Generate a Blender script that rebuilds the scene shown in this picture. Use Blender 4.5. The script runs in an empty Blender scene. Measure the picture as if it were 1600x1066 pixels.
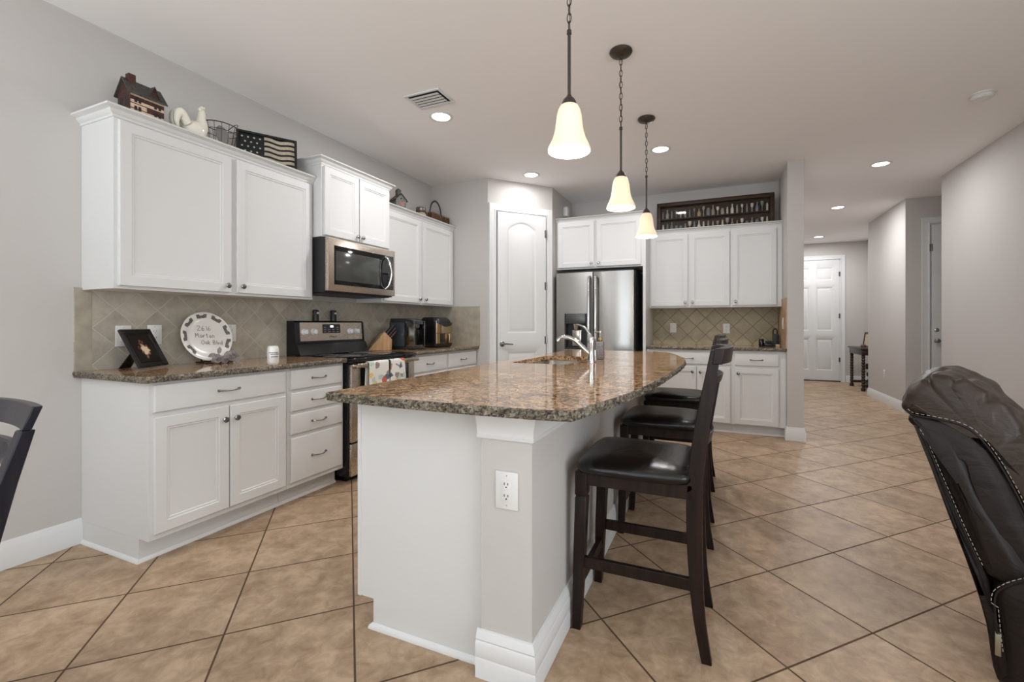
import bpy, bmesh, math, random
from mathutils import Vector, Matrix, noise
PI = math.pi
sc = bpy.context.scene
COL = sc.collection
RND = random.Random(7)

# ---------------------------------------------------------------- camera, world, exposure
cd = bpy.data.cameras.new('camera'); cam = bpy.data.objects.new('camera', cd); COL.objects.link(cam)
cam.location = (3.132, -1.2565, 1.1687)
cam.rotation_euler = (PI / 2, 0, 0.4018)
cd.sensor_width = 36.0; cd.sensor_fit = 'HORIZONTAL'
cd.lens = 696.22 * 36 / 1600
cd.shift_x = (800 - 826.26) / 1600
cd.shift_y = -(533 - 505.7) / 1600
cd.clip_start = 0.02; cd.clip_end = 200
sc.camera = cam

w = bpy.data.worlds.new('sky'); sc.world = w; w.use_nodes = True
bgn = w.node_tree.nodes['Background']; bgn.inputs[0].default_value = (0.86, 0.93, 1.0, 1); bgn.inputs[1].default_value = 1.6

sc.view_settings.view_transform = 'Standard'; sc.view_settings.look = 'None'
sc.view_settings.exposure = 0.14; sc.view_settings.gamma = 1.0
sc.view_settings.use_curve_mapping = False

def area(name, loc, rot, sx, sy, energy, color=(1, 1, 1), shape='RECTANGLE', spread=PI):
    l = bpy.data.lights.new(name, 'AREA'); l.shape = shape; l.size = sx
    if shape in ('RECTANGLE', 'ELLIPSE'): l.size_y = sy
    l.energy = energy; l.color = color; l.spread = spread
    o = bpy.data.objects.new(name, l); o.location = loc; o.rotation_euler = rot; COL.objects.link(o); return o
# daylight coming in through the sliding doors and windows behind the camera
T = math.radians(78)   # upward tilt added to the window lamps to brighten the ceiling
area('sliding_door_daylight', (1.75, -5.05, 1.15), (PI / 2 + T, 0, 0), 2.3, 2.1, 150, (0.86, 0.95, 1.0))
area('window_daylight', (4.35, -5.05, 1.45), (PI / 2 + T, 0, 0), 1.5, 1.6, 76, (0.86, 0.95, 1.0))
area('side_window_daylight', (0.06, -2.9, 1.45), (0, -PI / 2 - T, 0), 1.5, 1.9, 70, (0.86, 0.95, 1.0))

area('right_fill_light', (5.34, -1.3, 1.30), (0, PI / 2 + math.radians(12), 0), 1.9, 2.4, 47, (0.90, 0.96, 1.0))  # fill lamp added on the right to brighten the island's bar side

# ---------------------------------------------------------------- node helpers / materials
def new_mat(name):
    m = bpy.data.materials.new(name); m.use_nodes = True
    nt = m.node_tree; b = nt.nodes['Principled BSDF']
    return m, nt, b
def lk(nt, a, b): nt.links.new(a, b)
def mat(name, col, rough=0.5, metal=0.0, spec=0.5, coat=0.0, noise_amt=0.0, nscale=20, bump=0.0, bscale=200, emit=None, estr=0, trans=0.0, alpha=1.0, ior=1.45):
    m, nt, b = new_mat(name)
    b.inputs['Base Color'].default_value = (*col, 1)
    b.inputs['Roughness'].default_value = rough; b.inputs['Metallic'].default_value = metal
    b.inputs['Specular IOR Level'].default_value = spec; b.inputs['Coat Weight'].default_value = coat
    b.inputs['Coat Roughness'].default_value = 0.08
    b.inputs['Transmission Weight'].default_value = trans; b.inputs['Alpha'].default_value = alpha; b.inputs['IOR'].default_value = ior
    if emit: b.inputs['Emission Color'].default_value = (*emit, 1); b.inputs['Emission Strength'].default_value = estr
    tc = nt.nodes.new('ShaderNodeTexCoord')
    if noise_amt:
        n = nt.nodes.new('ShaderNodeTexNoise'); n.inputs['Scale'].default_value = nscale; n.inputs['Detail'].default_value = 6
        lk(nt, tc.outputs['Object'], n.inputs['Vector'])
        r = nt.nodes.new('ShaderNodeMapRange'); r.inputs['To Min'].default_value = 1 - noise_amt; r.inputs['To Max'].default_value = 1 + noise_amt
        r.inputs['From Min'].default_value = 0.3; r.inputs['From Max'].default_value = 0.7
        lk(nt, n.outputs['Fac'], r.inputs['Value'])
        mx = nt.nodes.new('ShaderNodeMix'); mx.data_type = 'RGBA'; mx.blend_type = 'MULTIPLY'; mx.inputs['Factor'].default_value = 1
        mx.inputs['A'].default_value = (*col, 1); lk(nt, r.outputs['Result'], mx.inputs['B']); lk(nt, mx.outputs['Result'], b.inputs['Base Color'])
    if bump:
        n = nt.nodes.new('ShaderNodeTexNoise'); n.inputs['Scale'].default_value = bscale; n.inputs['Detail'].default_value = 3
        lk(nt, tc.outputs['Object'], n.inputs['Vector'])
        bp = nt.nodes.new('ShaderNodeBump'); bp.inputs['Strength'].default_value = bump; bp.inputs['Distance'].default_value = 0.002
        lk(nt, n.outputs['Fac'], bp.inputs['Height']); lk(nt, bp.outputs['Normal'], b.inputs['Normal'])
    return m

def math_n(nt, op, a, b=None, c=None):
    n = nt.nodes.new('ShaderNodeMath'); n.operation = op
    for i, v in enumerate((a, b, c)):
        if v is None: continue
        if isinstance(v, (int, float)): n.inputs[i].default_value = v
        else: lk(nt, v, n.inputs[i])
    return n.outputs[0]

def tile_mat(name, du, dv, ou, ov, size, grout_w, c1, c2, cg, rough, nscale, bump=0.4, spec=0.5, rough_g=0.8, vein=0.5, coord='Object'):
    """square tiles laid in the plane spanned by directions du, dv; procedural mottled stone"""
    m, nt, b = new_mat(name)
    tc = nt.nodes.new('ShaderNodeTexCoord'); P = tc.outputs[coord]
    def dot(d, off):
        v = nt.nodes.new('ShaderNodeVectorMath'); v.operation = 'DOT_PRODUCT'; lk(nt, P, v.inputs[0]); v.inputs[1].default_value = d
        return math_n(nt, 'DIVIDE', math_n(nt, 'SUBTRACT', v.outputs['Value'], off), size)
    U = dot(du, ou); V = dot(dv, ov)
    def edge(x):
        f = math_n(nt, 'FRACT', x); return math_n(nt, 'MINIMUM', f, math_n(nt, 'SUBTRACT', 1.0, f))
    e = math_n(nt, 'MINIMUM', edge(U), edge(V))
    mr = nt.nodes.new('ShaderNodeMapRange'); mr.interpolation_type = 'SMOOTHSTEP'
    mr.inputs['From Min'].default_value = grout_w / 2 / size * 0.7; mr.inputs['From Max'].default_value = grout_w / 2 / size * 1.5
    lk(nt, e, mr.inputs['Value']); tilef = mr.outputs['Result']
    cx = nt.nodes.new('ShaderNodeCombineXYZ'); lk(nt, math_n(nt, 'FLOOR', U), cx.inputs[0]); lk(nt, math_n(nt, 'FLOOR', V), cx.inputs[1])
    wn = nt.nodes.new('ShaderNodeTexWhiteNoise'); wn.noise_dimensions = '3D'; lk(nt, cx.outputs[0], wn.inputs['Vector'])
    # per-tile shifted noise
    sh = nt.nodes.new('ShaderNodeVectorMath'); sh.operation = 'MULTIPLY_ADD'; lk(nt, wn.outputs['Color'], sh.inputs[0]); sh.inputs[1].default_value = (7, 7, 7); lk(nt, P, sh.inputs[2])
    n1 = nt.nodes.new('ShaderNodeTexNoise'); n1.inputs['Scale'].default_value = nscale; n1.inputs['Detail'].default_value = 9; n1.inputs['Roughness'].default_value = 0.7; n1.inputs['Distortion'].default_value = 0.5
    lk(nt, sh.outputs[0], n1.inputs['Vector'])
    n2 = nt.nodes.new('ShaderNodeTexNoise'); n2.inputs['Scale'].default_value = nscale * 0.35; n2.inputs['Detail'].default_value = 3; lk(nt, sh.outputs[0], n2.inputs['Vector'])
    f = math_n(nt, 'ADD', math_n(nt, 'MULTIPLY', n1.outputs['Fac'], 0.65), math_n(nt, 'MULTIPLY', n2.outputs['Fac'], 0.35))
    cr = nt.nodes.new('ShaderNodeValToRGB'); cr.color_ramp.elements[0].position = 0.5 - 0.18 * vein * 2; cr.color_ramp.elements[0].color = (*c1, 1)
    cr.color_ramp.elements[1].position = 0.5 + 0.15 * vein * 2; cr.color_ramp.elements[1].color = (*c2, 1); lk(nt, f, cr.inputs['Fac'])
    tn = nt.nodes.new('ShaderNodeMapRange'); tn.inputs['To Min'].default_value = 0.93; tn.inputs['To Max'].default_value = 1.05; lk(nt, wn.outputs['Value'], tn.inputs['Value'])
    mm = nt.nodes.new('ShaderNodeMix'); mm.data_type = 'RGBA'; mm.blend_type = 'MULTIPLY'; mm.inputs['Factor'].default_value = 1
    lk(nt, cr.outputs['Color'], mm.inputs['A']); lk(nt, tn.outputs['Result'], mm.inputs['B'])
    mg = nt.nodes.new('ShaderNodeMix'); mg.data_type = 'RGBA'; lk(nt, tilef, mg.inputs['Factor']); mg.inputs['A'].default_value = (*cg, 1); lk(nt, mm.outputs['Result'], mg.inputs['B'])
    lk(nt, mg.outputs['Result'], b.inputs['Base Color'])
    rr = nt.nodes.new('ShaderNodeMapRange'); rr.inputs['To Min'].default_value = rough_g; rr.inputs['To Max'].default_value = rough; lk(nt, tilef, rr.inputs['Value'])
    rn = math_n(nt, 'ADD', rr.outputs['Result'], math_n(nt, 'MULTIPLY', math_n(nt, 'SUBTRACT', n1.outputs['Fac'], 0.5), 0.25))
    lk(nt, rn, b.inputs['Roughness']); b.inputs['Specular IOR Level'].default_value = spec
    h = math_n(nt, 'ADD', tilef, math_n(nt, 'MULTIPLY', n1.outputs['Fac'], 0.25))
    bp = nt.nodes.new('ShaderNodeBump'); bp.inputs['Strength'].default_value = bump; bp.inputs['Distance'].default_value = 0.0025
    lk(nt, h, bp.inputs['Height']); lk(nt, bp.outputs['Normal'], b.inputs['Normal'])
    return m

def granite(name, cols, rough, scale=1.0, bump=0.0, coat=0.0):
    m, nt, b = new_mat(name); tc = nt.nodes.new('ShaderNodeTexCoord'); P = tc.outputs['Object']
    n0 = nt.nodes.new('ShaderNodeTexNoise'); n0.inputs['Scale'].default_value = 9 * scale; n0.inputs['Detail'].default_value = 5; n0.inputs['Distortion'].default_value = 1.2; lk(nt, P, n0.inputs['Vector'])
    n1 = nt.nodes.new('ShaderNodeTexNoise'); n1.inputs['Scale'].default_value = 55 * scale; n1.inputs['Detail'].default_value = 6; n1.inputs['Roughness'].default_value = 0.75; n1.inputs['Distortion'].default_value = 0.8; lk(nt, P, n1.inputs['Vector'])
    v = nt.nodes.new('ShaderNodeTexVoronoi'); v.inputs['Scale'].default_value = 120 * scale; v.inputs['Randomness'].default_value = 1; lk(nt, P, v.inputs['Vector'])
    f = math_n(nt, 'ADD', math_n(nt, 'MULTIPLY', n1.outputs['Fac'], 0.72), math_n(nt, 'MULTIPLY', n0.outputs['Fac'], 0.28))
    cr = nt.nodes.new('ShaderNodeValToRGB'); e = cr.color_ramp.elements
    pos = [0.35, 0.44, 0.50, 0.56, 0.66]
    e[0].position = pos[0]; e[0].color = (*cols[0], 1); e[1].position = pos[4]; e[1].color = (*cols[4], 1)
    for i in (1, 2, 3):
        q = e.new(pos[i]); q.color = (*cols[i], 1)
    lk(nt, f, cr.inputs['Fac'])
    # dark mineral flecks
    sp = nt.nodes.new('ShaderNodeMapRange'); sp.inputs['From Min'].default_value = 0.10; sp.inputs['From Max'].default_value = 0.22
    sx = nt.nodes.new('ShaderNodeSeparateColor'); lk(nt, v.outputs['Color'], sx.inputs[0]); lk(nt, sx.outputs[0], sp.inputs['Value'])
    mx = nt.nodes.new('ShaderNodeMix'); mx.data_type = 'RGBA'; lk(nt, sp.outputs['Result'], mx.inputs['Factor']); mx.inputs['A'].default_value = (*cols[0], 1); lk(nt, cr.outputs['Color'], mx.inputs['B'])
    lk(nt, mx.outputs['Result'], b.inputs['Base Color'])
    b.inputs['Roughness'].default_value = rough; b.inputs['Specular IOR Level'].default_value = 0.6; b.inputs['Coat Weight'].default_value = coat; b.inputs['Coat Roughness'].default_value = 0.03
    if bump:
        bp = nt.nodes.new('ShaderNodeBump'); bp.inputs['Strength'].default_value = bump; bp.inputs['Distance'].default_value = 0.004
        lk(nt, n1.outputs['Fac'], bp.inputs['Height']); lk(nt, bp.outputs['Normal'], b.inputs['Normal'])
    return m

def brushed(name, col, rough, axis, amt=0.12):
    m, nt, b = new_mat(name); tc = nt.nodes.new('ShaderNodeTexCoord')
    mp = nt.nodes.new('ShaderNodeMapping'); s = [260, 260, 260]; s[axis] = 2.0; mp.inputs['Scale'].default_value = s; lk(nt, tc.outputs['Object'], mp.inputs['Vector'])
    n = nt.nodes.new('ShaderNodeTexNoise'); n.inputs['Scale'].default_value = 1; n.inputs['Detail'].default_value = 2; lk(nt, mp.outputs[0], n.inputs['Vector'])
    b.inputs['Base Color'].default_value = (*col, 1); b.inputs['Metallic'].default_value = 1
    lk(nt, math_n(nt, 'ADD', rough - amt / 2, math_n(nt, 'MULTIPLY', n.outputs['Fac'], amt)), b.inputs['Roughness'])
    return m

def wood(name, c1, c2, rough=0.3, axis=2, scale=1.0, coat=0.2):
    m, nt, b = new_mat(name); tc = nt.nodes.new('ShaderNodeTexCoord')
    mp = nt.nodes.new('ShaderNodeMapping'); s = [40 * scale] * 3; s[axis] = 3 * scale; mp.inputs['Scale'].default_value = s; lk(nt, tc.outputs['Object'], mp.inputs['Vector'])
    n = nt.nodes.new('ShaderNodeTexNoise'); n.inputs['Scale'].default_value = 1; n.inputs['Detail'].default_value = 5; n.inputs['Distortion'].default_value = 0.7; lk(nt, mp.outputs[0], n.inputs['Vector'])
    cr = nt.nodes.new('ShaderNodeValToRGB'); cr.color_ramp.elements[0].position = 0.35; cr.color_ramp.elements[0].color = (*c1, 1); cr.color_ramp.elements[1].position = 0.65; cr.color_ramp.elements[1].color = (*c2, 1)
    lk(nt, n.outputs['Fac'], cr.inputs['Fac']); lk(nt, cr.outputs['Color'], b.inputs['Base Color']); b.inputs['Roughness'].default_value = rough; b.inputs['Coat Weight'].default_value = coat; b.inputs['Coat Roughness'].default_value = 0.15; b.inputs['Specular IOR Level'].default_value = 0.28
    return m

def leather(name, col, rough, wr=0.5, spec=0.45):
    m, nt, b = new_mat(name); tc = nt.nodes.new('ShaderNodeTexCoord'); P = tc.outputs['Object']
    v = nt.nodes.new('ShaderNodeTexVoronoi'); v.inputs['Scale'].default_value = 420; lk(nt, P, v.inputs['Vector'])
    mp = nt.nodes.new('ShaderNodeMapping'); mp.inputs['Scale'].default_value = (5, 2.2, 9); mp.inputs['Rotation'].default_value = (0.3, 0.5, 0.2); lk(nt, P, mp.inputs['Vector'])
    n = nt.nodes.new('ShaderNodeTexNoise'); n.inputs['Scale'].default_value = 1.6; n.inputs['Detail'].default_value = 3; n.inputs['Distortion'].default_value = 1.4; lk(nt, mp.outputs[0], n.inputs['Vector'])
    n3 = nt.nodes.new('ShaderNodeTexNoise'); n3.inputs['Scale'].default_value = 6; n3.inputs['Detail'].default_value = 4; lk(nt, P, n3.inputs['Vector'])
    cr = nt.nodes.new('ShaderNodeMapRange'); cr.inputs['To Min'].default_value = 0.75; cr.inputs['To Max'].default_value = 1.3; lk(nt, n3.outputs['Fac'], cr.inputs['Value'])
    mm = nt.nodes.new('ShaderNodeMix'); mm.data_type = 'RGBA'; mm.blend_type = 'MULTIPLY'; mm.inputs['Factor'].default_value = 1; mm.inputs['A'].default_value = (*col, 1); lk(nt, cr.outputs['Result'], mm.inputs['B'])
    lk(nt, mm.outputs['Result'], b.inputs['Base Color'])
    b1 = nt.nodes.new('ShaderNodeBump'); b1.inputs['Strength'].default_value = 0.12; b1.inputs['Distance'].default_value = 0.001; lk(nt, v.outputs['Distance'], b1.inputs['Height'])
    b2 = nt.nodes.new('ShaderNodeBump'); b2.inputs['Strength'].default_value = wr; b2.inputs['Distance'].default_value = 0.03; lk(nt, n.outputs['Fac'], b2.inputs['Height']); lk(nt, b1.outputs['Normal'], b2.inputs['Normal'])
    lk(nt, b2.outputs['Normal'], b.inputs['Normal']); b.inputs['Roughness'].default_value = rough; b.inputs['Specular IOR Level'].default_value = spec
    return m

def thin_glass(name, tint=(1, 1, 1), rough=0.0, ior=1.5):
    m = bpy.data.materials.new(name); m.use_nodes = True; nt = m.node_tree; nt.nodes.clear()
    o = nt.nodes.new('ShaderNodeOutputMaterial'); t = nt.nodes.new('ShaderNodeBsdfTransparent'); t.inputs[0].default_value = (*tint, 1)
    g = nt.nodes.new('ShaderNodeBsdfGlossy'); g.inputs['Roughness'].default_value = rough
    f = nt.nodes.new('ShaderNodeFresnel'); f.inputs[0].default_value = ior; mx = nt.nodes.new('ShaderNodeMixShader')
    lk(nt, f.outputs[0], mx.inputs[0]); lk(nt, t.outputs[0], mx.inputs[1]); lk(nt, g.outputs[0], mx.inputs[2]); lk(nt, mx.outputs[0], o.inputs[0])
    return m

M = {}
M['wall'] = mat('wall_paint', (0.54, 0.512, 0.492), 0.85, spec=0.25, bump=0.08, bscale=160)
M['ceil'] = mat('ceiling_paint', (0.88, 0.86, 0.855), 0.95, spec=0.15, bump=0.15, bscale=120)
M['trim'] = mat('trim_paint', (0.70, 0.70, 0.695), 0.4, spec=0.4)
M['cab'] = mat('cabinet_paint', (0.66, 0.655, 0.645), 0.42, spec=0.4)
M['door'] = mat('door_paint', (0.68, 0.68, 0.67), 0.45, spec=0.4)
M['plate'] = mat('white_plastic', (0.70, 0.69, 0.675), 0.35)
r2 = 1 / math.sqrt(2)
OX, OY = 1.7444, 0.1572
M['floor'] = tile_mat('floor_tile', (r2, r2, 0), (-r2, r2, 0), (OX + OY) * r2, (OY - OX) * r2, 0.4537, 0.0065,
    (0.25, 0.160, 0.094), (0.52, 0.378, 0.255), (0.085, 0.048, 0.026), 0.42, 15, bump=0.35, spec=0.32, vein=0.42)
TS = 0.1445
M['splash_left'] = tile_mat('left_backsplash_tile', (0, r2, r2), (0, -r2, r2), (0.039 + 1.145) * r2, (0.942 - 0.039) * r2, TS, 0.004,
    (0.29, 0.255, 0.20), (0.50, 0.455, 0.38), (0.50, 0.465, 0.40), 0.5, 9, bump=0.3, vein=0.5)
M['splash_back'] = tile_mat('back_backsplash_tile', (r2, 0, r2), (-r2, 0, r2), (2.48 + 1.34) * r2, (1.34 - 2.48) * r2, TS, 0.005,
    (0.27, 0.225, 0.14), (0.44, 0.38, 0.255), (0.17, 0.13, 0.075), 0.5, 12, bump=0.35, vein=0.6)
M['splash_plain'] = mat('backsplash_stone', (0.37, 0.33, 0.262), 0.55, noise_amt=0.15, nscale=14)
M['splash_warm'] = mat('backsplash_stone_side', (0.40, 0.27, 0.16), 0.5, noise_amt=0.2, nscale=14)
M['granite'] = granite('granite_top', [(0.035, 0.02, 0.012), (0.20, 0.115, 0.062), (0.44, 0.265, 0.14), (0.57, 0.375, 0.215), (0.70, 0.53, 0.36)], 0.07, 1.0, coat=0.0)
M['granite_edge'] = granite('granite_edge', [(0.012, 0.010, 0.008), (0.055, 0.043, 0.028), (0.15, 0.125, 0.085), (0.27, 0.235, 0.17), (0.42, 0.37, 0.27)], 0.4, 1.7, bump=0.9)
M['chrome'] = mat('chrome', (0.60, 0.60, 0.60), 0.08, 1.0)
M['nickel'] = mat('brushed_nickel', (0.30, 0.29, 0.285), 0.2, 1.0)
M['steel_v'] = brushed('stainless_vertical', (0.40, 0.385, 0.37), 0.24, 2, 0.05)
_nt = M['steel_v'].node_tree; _b = _nt.nodes['Principled BSDF']; _tg = _nt.nodes.new('ShaderNodeTangent'); _tg.direction_type = 'RADIAL'; _tg.axis = 'Z'
lk(_nt, _tg.outputs[0], _b.inputs['Tangent']); _b.inputs['Anisotropic'].default_value = 0.85; _b.inputs['Anisotropic Rotation'].default_value = 0.25
M['steel_h'] = brushed('stainless_horizontal', (0.56, 0.49, 0.41), 0.28, 1)
M['steel_sink'] = mat('sink_steel', (0.55, 0.51, 0.46), 0.25, 1.0)
M['black'] = mat('black_enamel', (0.008, 0.008, 0.009), 0.25)
M['blackglass'] = mat('black_glass', (0.006, 0.006, 0.007), 0.06, spec=0.6)
M['ovenglass'] = mat('smoked_window_glass', (0.055, 0.057, 0.052), 0.12, spec=0.5)
M['grille'] = mat('black_plastic', (0.015, 0.015, 0.017), 0.45)
M['bronze'] = mat('dark_bronze', (0.075, 0.06, 0.05), 0.4, 0.7)
M['espresso'] = wood('espresso_wood', (0.006, 0.0028, 0.0022), (0.020, 0.0095, 0.007), 0.38, 2, 1.0, 0.0)
M['black_leather'] = leather('black_vinyl', (0.005, 0.0046, 0.0046), 0.27, 0.10)
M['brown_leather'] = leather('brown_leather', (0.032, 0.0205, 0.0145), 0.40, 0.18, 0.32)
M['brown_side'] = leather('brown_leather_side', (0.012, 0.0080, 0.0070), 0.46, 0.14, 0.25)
M['thread'] = mat('stitch_thread', (0.42, 0.38, 0.33), 0.8)
M['tag'] = mat('metal_tag', (0.30, 0.27, 0.2), 0.4, 0.8)
M['dining'] = wood('dark_dining_wood', (0.007, 0.007, 0.013), (0.018, 0.017, 0.026), 0.3, 2, 1.0, 0.1)
M['knifewood'] = wood('acacia_wood', (0.30, 0.155, 0.06), (0.48, 0.28, 0.12), 0.4, 2, 1.0)
M['casewood'] = wood('walnut_case_wood', (0.022, 0.010, 0.005), (0.055, 0.026, 0.013), 0.5, 0, 1.0, 0.0)
M['darkwood'] = wood('dark_table_wood', (0.016, 0.009, 0.006), (0.045, 0.026, 0.017), 0.35, 2, 1.0)
M['ceramic'] = mat('white_ceramic', (0.80, 0.77, 0.66), 0.2)
M['platewhite'] = mat('plate_glaze', (0.78, 0.75, 0.71), 0.15, coat=0.4)
M['slate'] = mat('slate_grey_paint', (0.14, 0.13, 0.12), 0.5, noise_amt=0.3, nscale=90)
M['rose'] = mat('dusty_rose_grey', (0.27, 0.235, 0.23), 0.6, noise_amt=0.35, nscale=60)
M['frame_black'] = mat('frame_black', (0.008, 0.008, 0.008), 0.25)
M['bulb'] = mat('bulb_glow', (1, 1, 1), 0.5, emit=(1.0, 0.93, 0.82), estr=12)
M['led'] = mat('led_diffuser', (1, 1, 1), 0.5, emit=(1.0, 0.98, 0.95), estr=6)
M['glass'] = thin_glass('clear_glass', (0.97, 0.98, 0.98))
M['case_glass'] = thin_glass('case_glass', (0.95, 0.94, 0.93), 0.02, 1.25)

def shade_mat():
    m, nt, b = new_mat('frosted_shade_glass')
    b.inputs['Base Color'].default_value = (0.74, 0.66, 0.54, 1); b.inputs['Roughness'].default_value = 0.35
    b.inputs['Transmission Weight'].default_value = 0.0
    tl = nt.nodes.new('ShaderNodeBsdfTranslucent'); tl.inputs[0].default_value = (1.0, 0.86, 0.68, 1)
    mx = nt.nodes.new('ShaderNodeMixShader'); mx.inputs[0].default_value = 0.11
    out = nt.nodes['Material Output']; lk(nt, b.outputs[0], mx.inputs[1]); lk(nt, tl.outputs[0], mx.inputs[2]); lk(nt, mx.outputs[0], out.inputs[0])
    b.inputs['Emission Color'].default_value = (1.0, 0.80, 0.58, 1); b.inputs['Emission Strength'].default_value = 0.34
    return m
M['shade'] = shade_mat()

# ---------------------------------------------------------------- mesh helpers
class MB:
    def __init__(s): s.bm = bmesh.new()
    def box(s, x0, x1, y0, y1, z0, z1, bev=0.0, mtx=None, seg=2):
        r = bmesh.ops.create_cube(s.bm, size=1.0)
        vs = r['verts']
        for v in vs:
            v.co = Vector((x0 + (v.co.x + .5) * (x1 - x0), y0 + (v.co.y + .5) * (y1 - y0), z0 + (v.co.z + .5) * (z1 - z0)))
        if bev:
            es = list({e for v in vs for e in v.link_edges})
            g = bmesh.ops.bevel(s.bm, geom=es, offset=bev, segments=seg, profile=0.5, affect='EDGES')
            vs = list({v for f in g['faces'] for v in f.verts} | {v for v in vs if v.is_valid})
        if mtx is not None:
            for v in vs: v.co = mtx @ v.co
        return s
    def loft(s, rings, cap0=True, cap1=True, closed=True, loop=False):
        R = [[s.bm.verts.new(p) for p in r] for r in rings]
        n = len(R[0]); idx = range(len(R)) if loop else range(len(R) - 1)
        for i in idx:
            a, b = R[i], R[(i + 1) % len(R)]
            for j in range(n if closed else n - 1):
                k = (j + 1) % n
                try: s.bm.faces.new((a[j], a[k], b[k], b[j]))
                except ValueError: pass
        if not loop:
            if cap0: s.bm.faces.new(list(reversed(R[0])))
            if cap1: s.bm.faces.new(R[-1])
        return s
    def lathe(s, prof, c=(0, 0, 0), seg=24, mtx=None, cap=True):
        rings = []
        for r, z in prof:
            ring = []
            for i in range(seg):
                a = 2 * PI * i / seg; p = Vector((max(r, 1e-4) * math.cos(a), max(r, 1e-4) * math.sin(a), z))
                if mtx is not None: p = mtx @ p
                ring.append(p + Vector(c))
            rings.append(ring)
        return s.loft(rings, cap, cap)
    def tube(s, pts, r, seg=10, closed=False, cap=True, flat=None):
        pts = [Vector(p) for p in pts]; n = len(pts); rings = []; up = None
        for i, p in enumerate(pts):
            if closed: t = (pts[(i + 1) % n] - pts[i - 1]).normalized()
            else: t = (pts[min(i + 1, n - 1)] - pts[max(i - 1, 0)]).normalized()
            if up is None:
                up = Vector((0, 0, 1)) if abs(t.z) < 0.9 else Vector((1, 0, 0))
                up = (up - t * up.dot(t)).normalized()
            else:
                q = up - t * up.dot(t)
                up = q.normalized() if q.length > 1e-6 else up
            sd = t.cross(up); rr = r[i] if isinstance(r, (list, tuple)) else r
            f = flat or (1, 1)
            rings.append([p + up * (math.cos(2 * PI * k / seg) * rr * f[0]) + sd * (math.sin(2 * PI * k / seg) * rr * f[1]) for k in range(seg)])
        return s.loft(rings, cap and not closed, cap and not closed, loop=closed)
    def prism(s, poly, a0, a1, plane='xy', bev=0):
        def P(u, v, a): return {'xy': Vector((u, v, a)), 'xz': Vector((u, a, v)), 'yz': Vector((a, u, v))}[plane]
        return s.loft([[P(u, v, a0) for u, v in poly], [P(u, v, a1) for u, v in poly]])
    def sweep(s, path, prof, side=1):
        """profile [(out, z)] swept along an xy path with mitred corners; out is to the right of travel (side=1)"""
        pts = [Vector((p[0], p[1])) for p in path]; n = len(pts); rings = []
        for i, p in enumerate(pts):
            d = []
            if i > 0: d.append((pts[i] - pts[i - 1]).normalized())
            if i < n - 1: d.append((pts[i + 1] - pts[i]).normalized())
            nn = [Vector((q.y, -q.x)) * side for q in d]
            m = nn[0] if len(nn) == 1 else (nn[0] + nn[1]) / (1 + nn[0].dot(nn[1]))
            rings.append([Vector((p.x + m.x * o, p.y + m.y * o, z)) for o, z in prof])
        return s.loft(rings)
    def xform(s, m):
        for v in s.bm.verts: v.co = m @ v.co
        return s
    def build(s, name, material, parent=None, smooth=35, jitter=None):
        bmesh.ops.recalc_face_normals(s.bm, faces=s.bm.faces[:])
        me = bpy.data.meshes.new(name); s.bm.to_mesh(me); s.bm.free()
        if smooth is not None:
            for p in me.polygons: p.use_smooth = True
            me.set_sharp_from_angle(angle=math.radians(smooth))
        if material is not None:
            for q in (material if isinstance(material, (list, tuple)) else [material]): me.materials.append(q)
        o = bpy.data.objects.new(name, me); COL.objects.link(o)
        if parent is not None: o.parent = parent
        return o
def empty(name, label, cat, loc=(0, 0, 0), rz=0.0, group=None):
    o = bpy.data.objects.new(name, None); COL.objects.link(o); o.empty_display_size = 0.1
    o.location = loc; o.rotation_euler = (0, 0, rz); return tag(o, label, cat, group)
def tag(o, label=None, cat=None, group=None, kind=None):
    if label: o['label'] = label
    if cat: o['category'] = cat
    if group: o['group'] = group
    if kind: o['kind'] = kind
    return o
def struct(name, mb, m, label=None):
    o = mb.build(name, m); o['kind'] = 'structure'
    if label: o['label'] = label
    return o
def copy_tree(o, parent=None):
    c = o.copy(); COL.objects.link(c)
    if parent is not None: c.parent = parent
    for ch in [x for x in o.children]: copy_tree(ch, c)
    return c
def cr_spline(pts, k=6, closed=False):
    P = [Vector(p) for p in pts]; n = len(P); out = []
    rng = range(n) if closed else range(n - 1)
    for i in rng:
        p0 = P[i - 1] if (closed or i > 0) else P[0]; p1 = P[i]; p2 = P[(i + 1) % n]; p3 = P[(i + 2) % n] if (closed or i + 2 < n) else P[-1]
        for j in range(k):
            t = j / k
            out.append(0.5 * ((2 * p1) + (-p0 + p2) * t + (2 * p0 - 5 * p1 + 4 * p2 - p3) * t * t + (-p0 + 3 * p1 - 3 * p2 + p3) * t ** 3))
    if not closed: out.append(P[-1])
    return out
def rect_rings(mb, x0, x1, z0, z1, rings, back=0.0, close_back=True):
    """front towards -Y; rings [(inset, depth)]"""
    L = []
    for ins, d in rings:
        L.append([Vector((x0 + ins, -d, z0 + ins)), Vector((x1 - ins, -d, z0 + ins)), Vector((x1 - ins, -d, z1 - ins)), Vector((x0 + ins, -d, z1 - ins))])
    return mb.loft(L, close_back, True)
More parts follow.
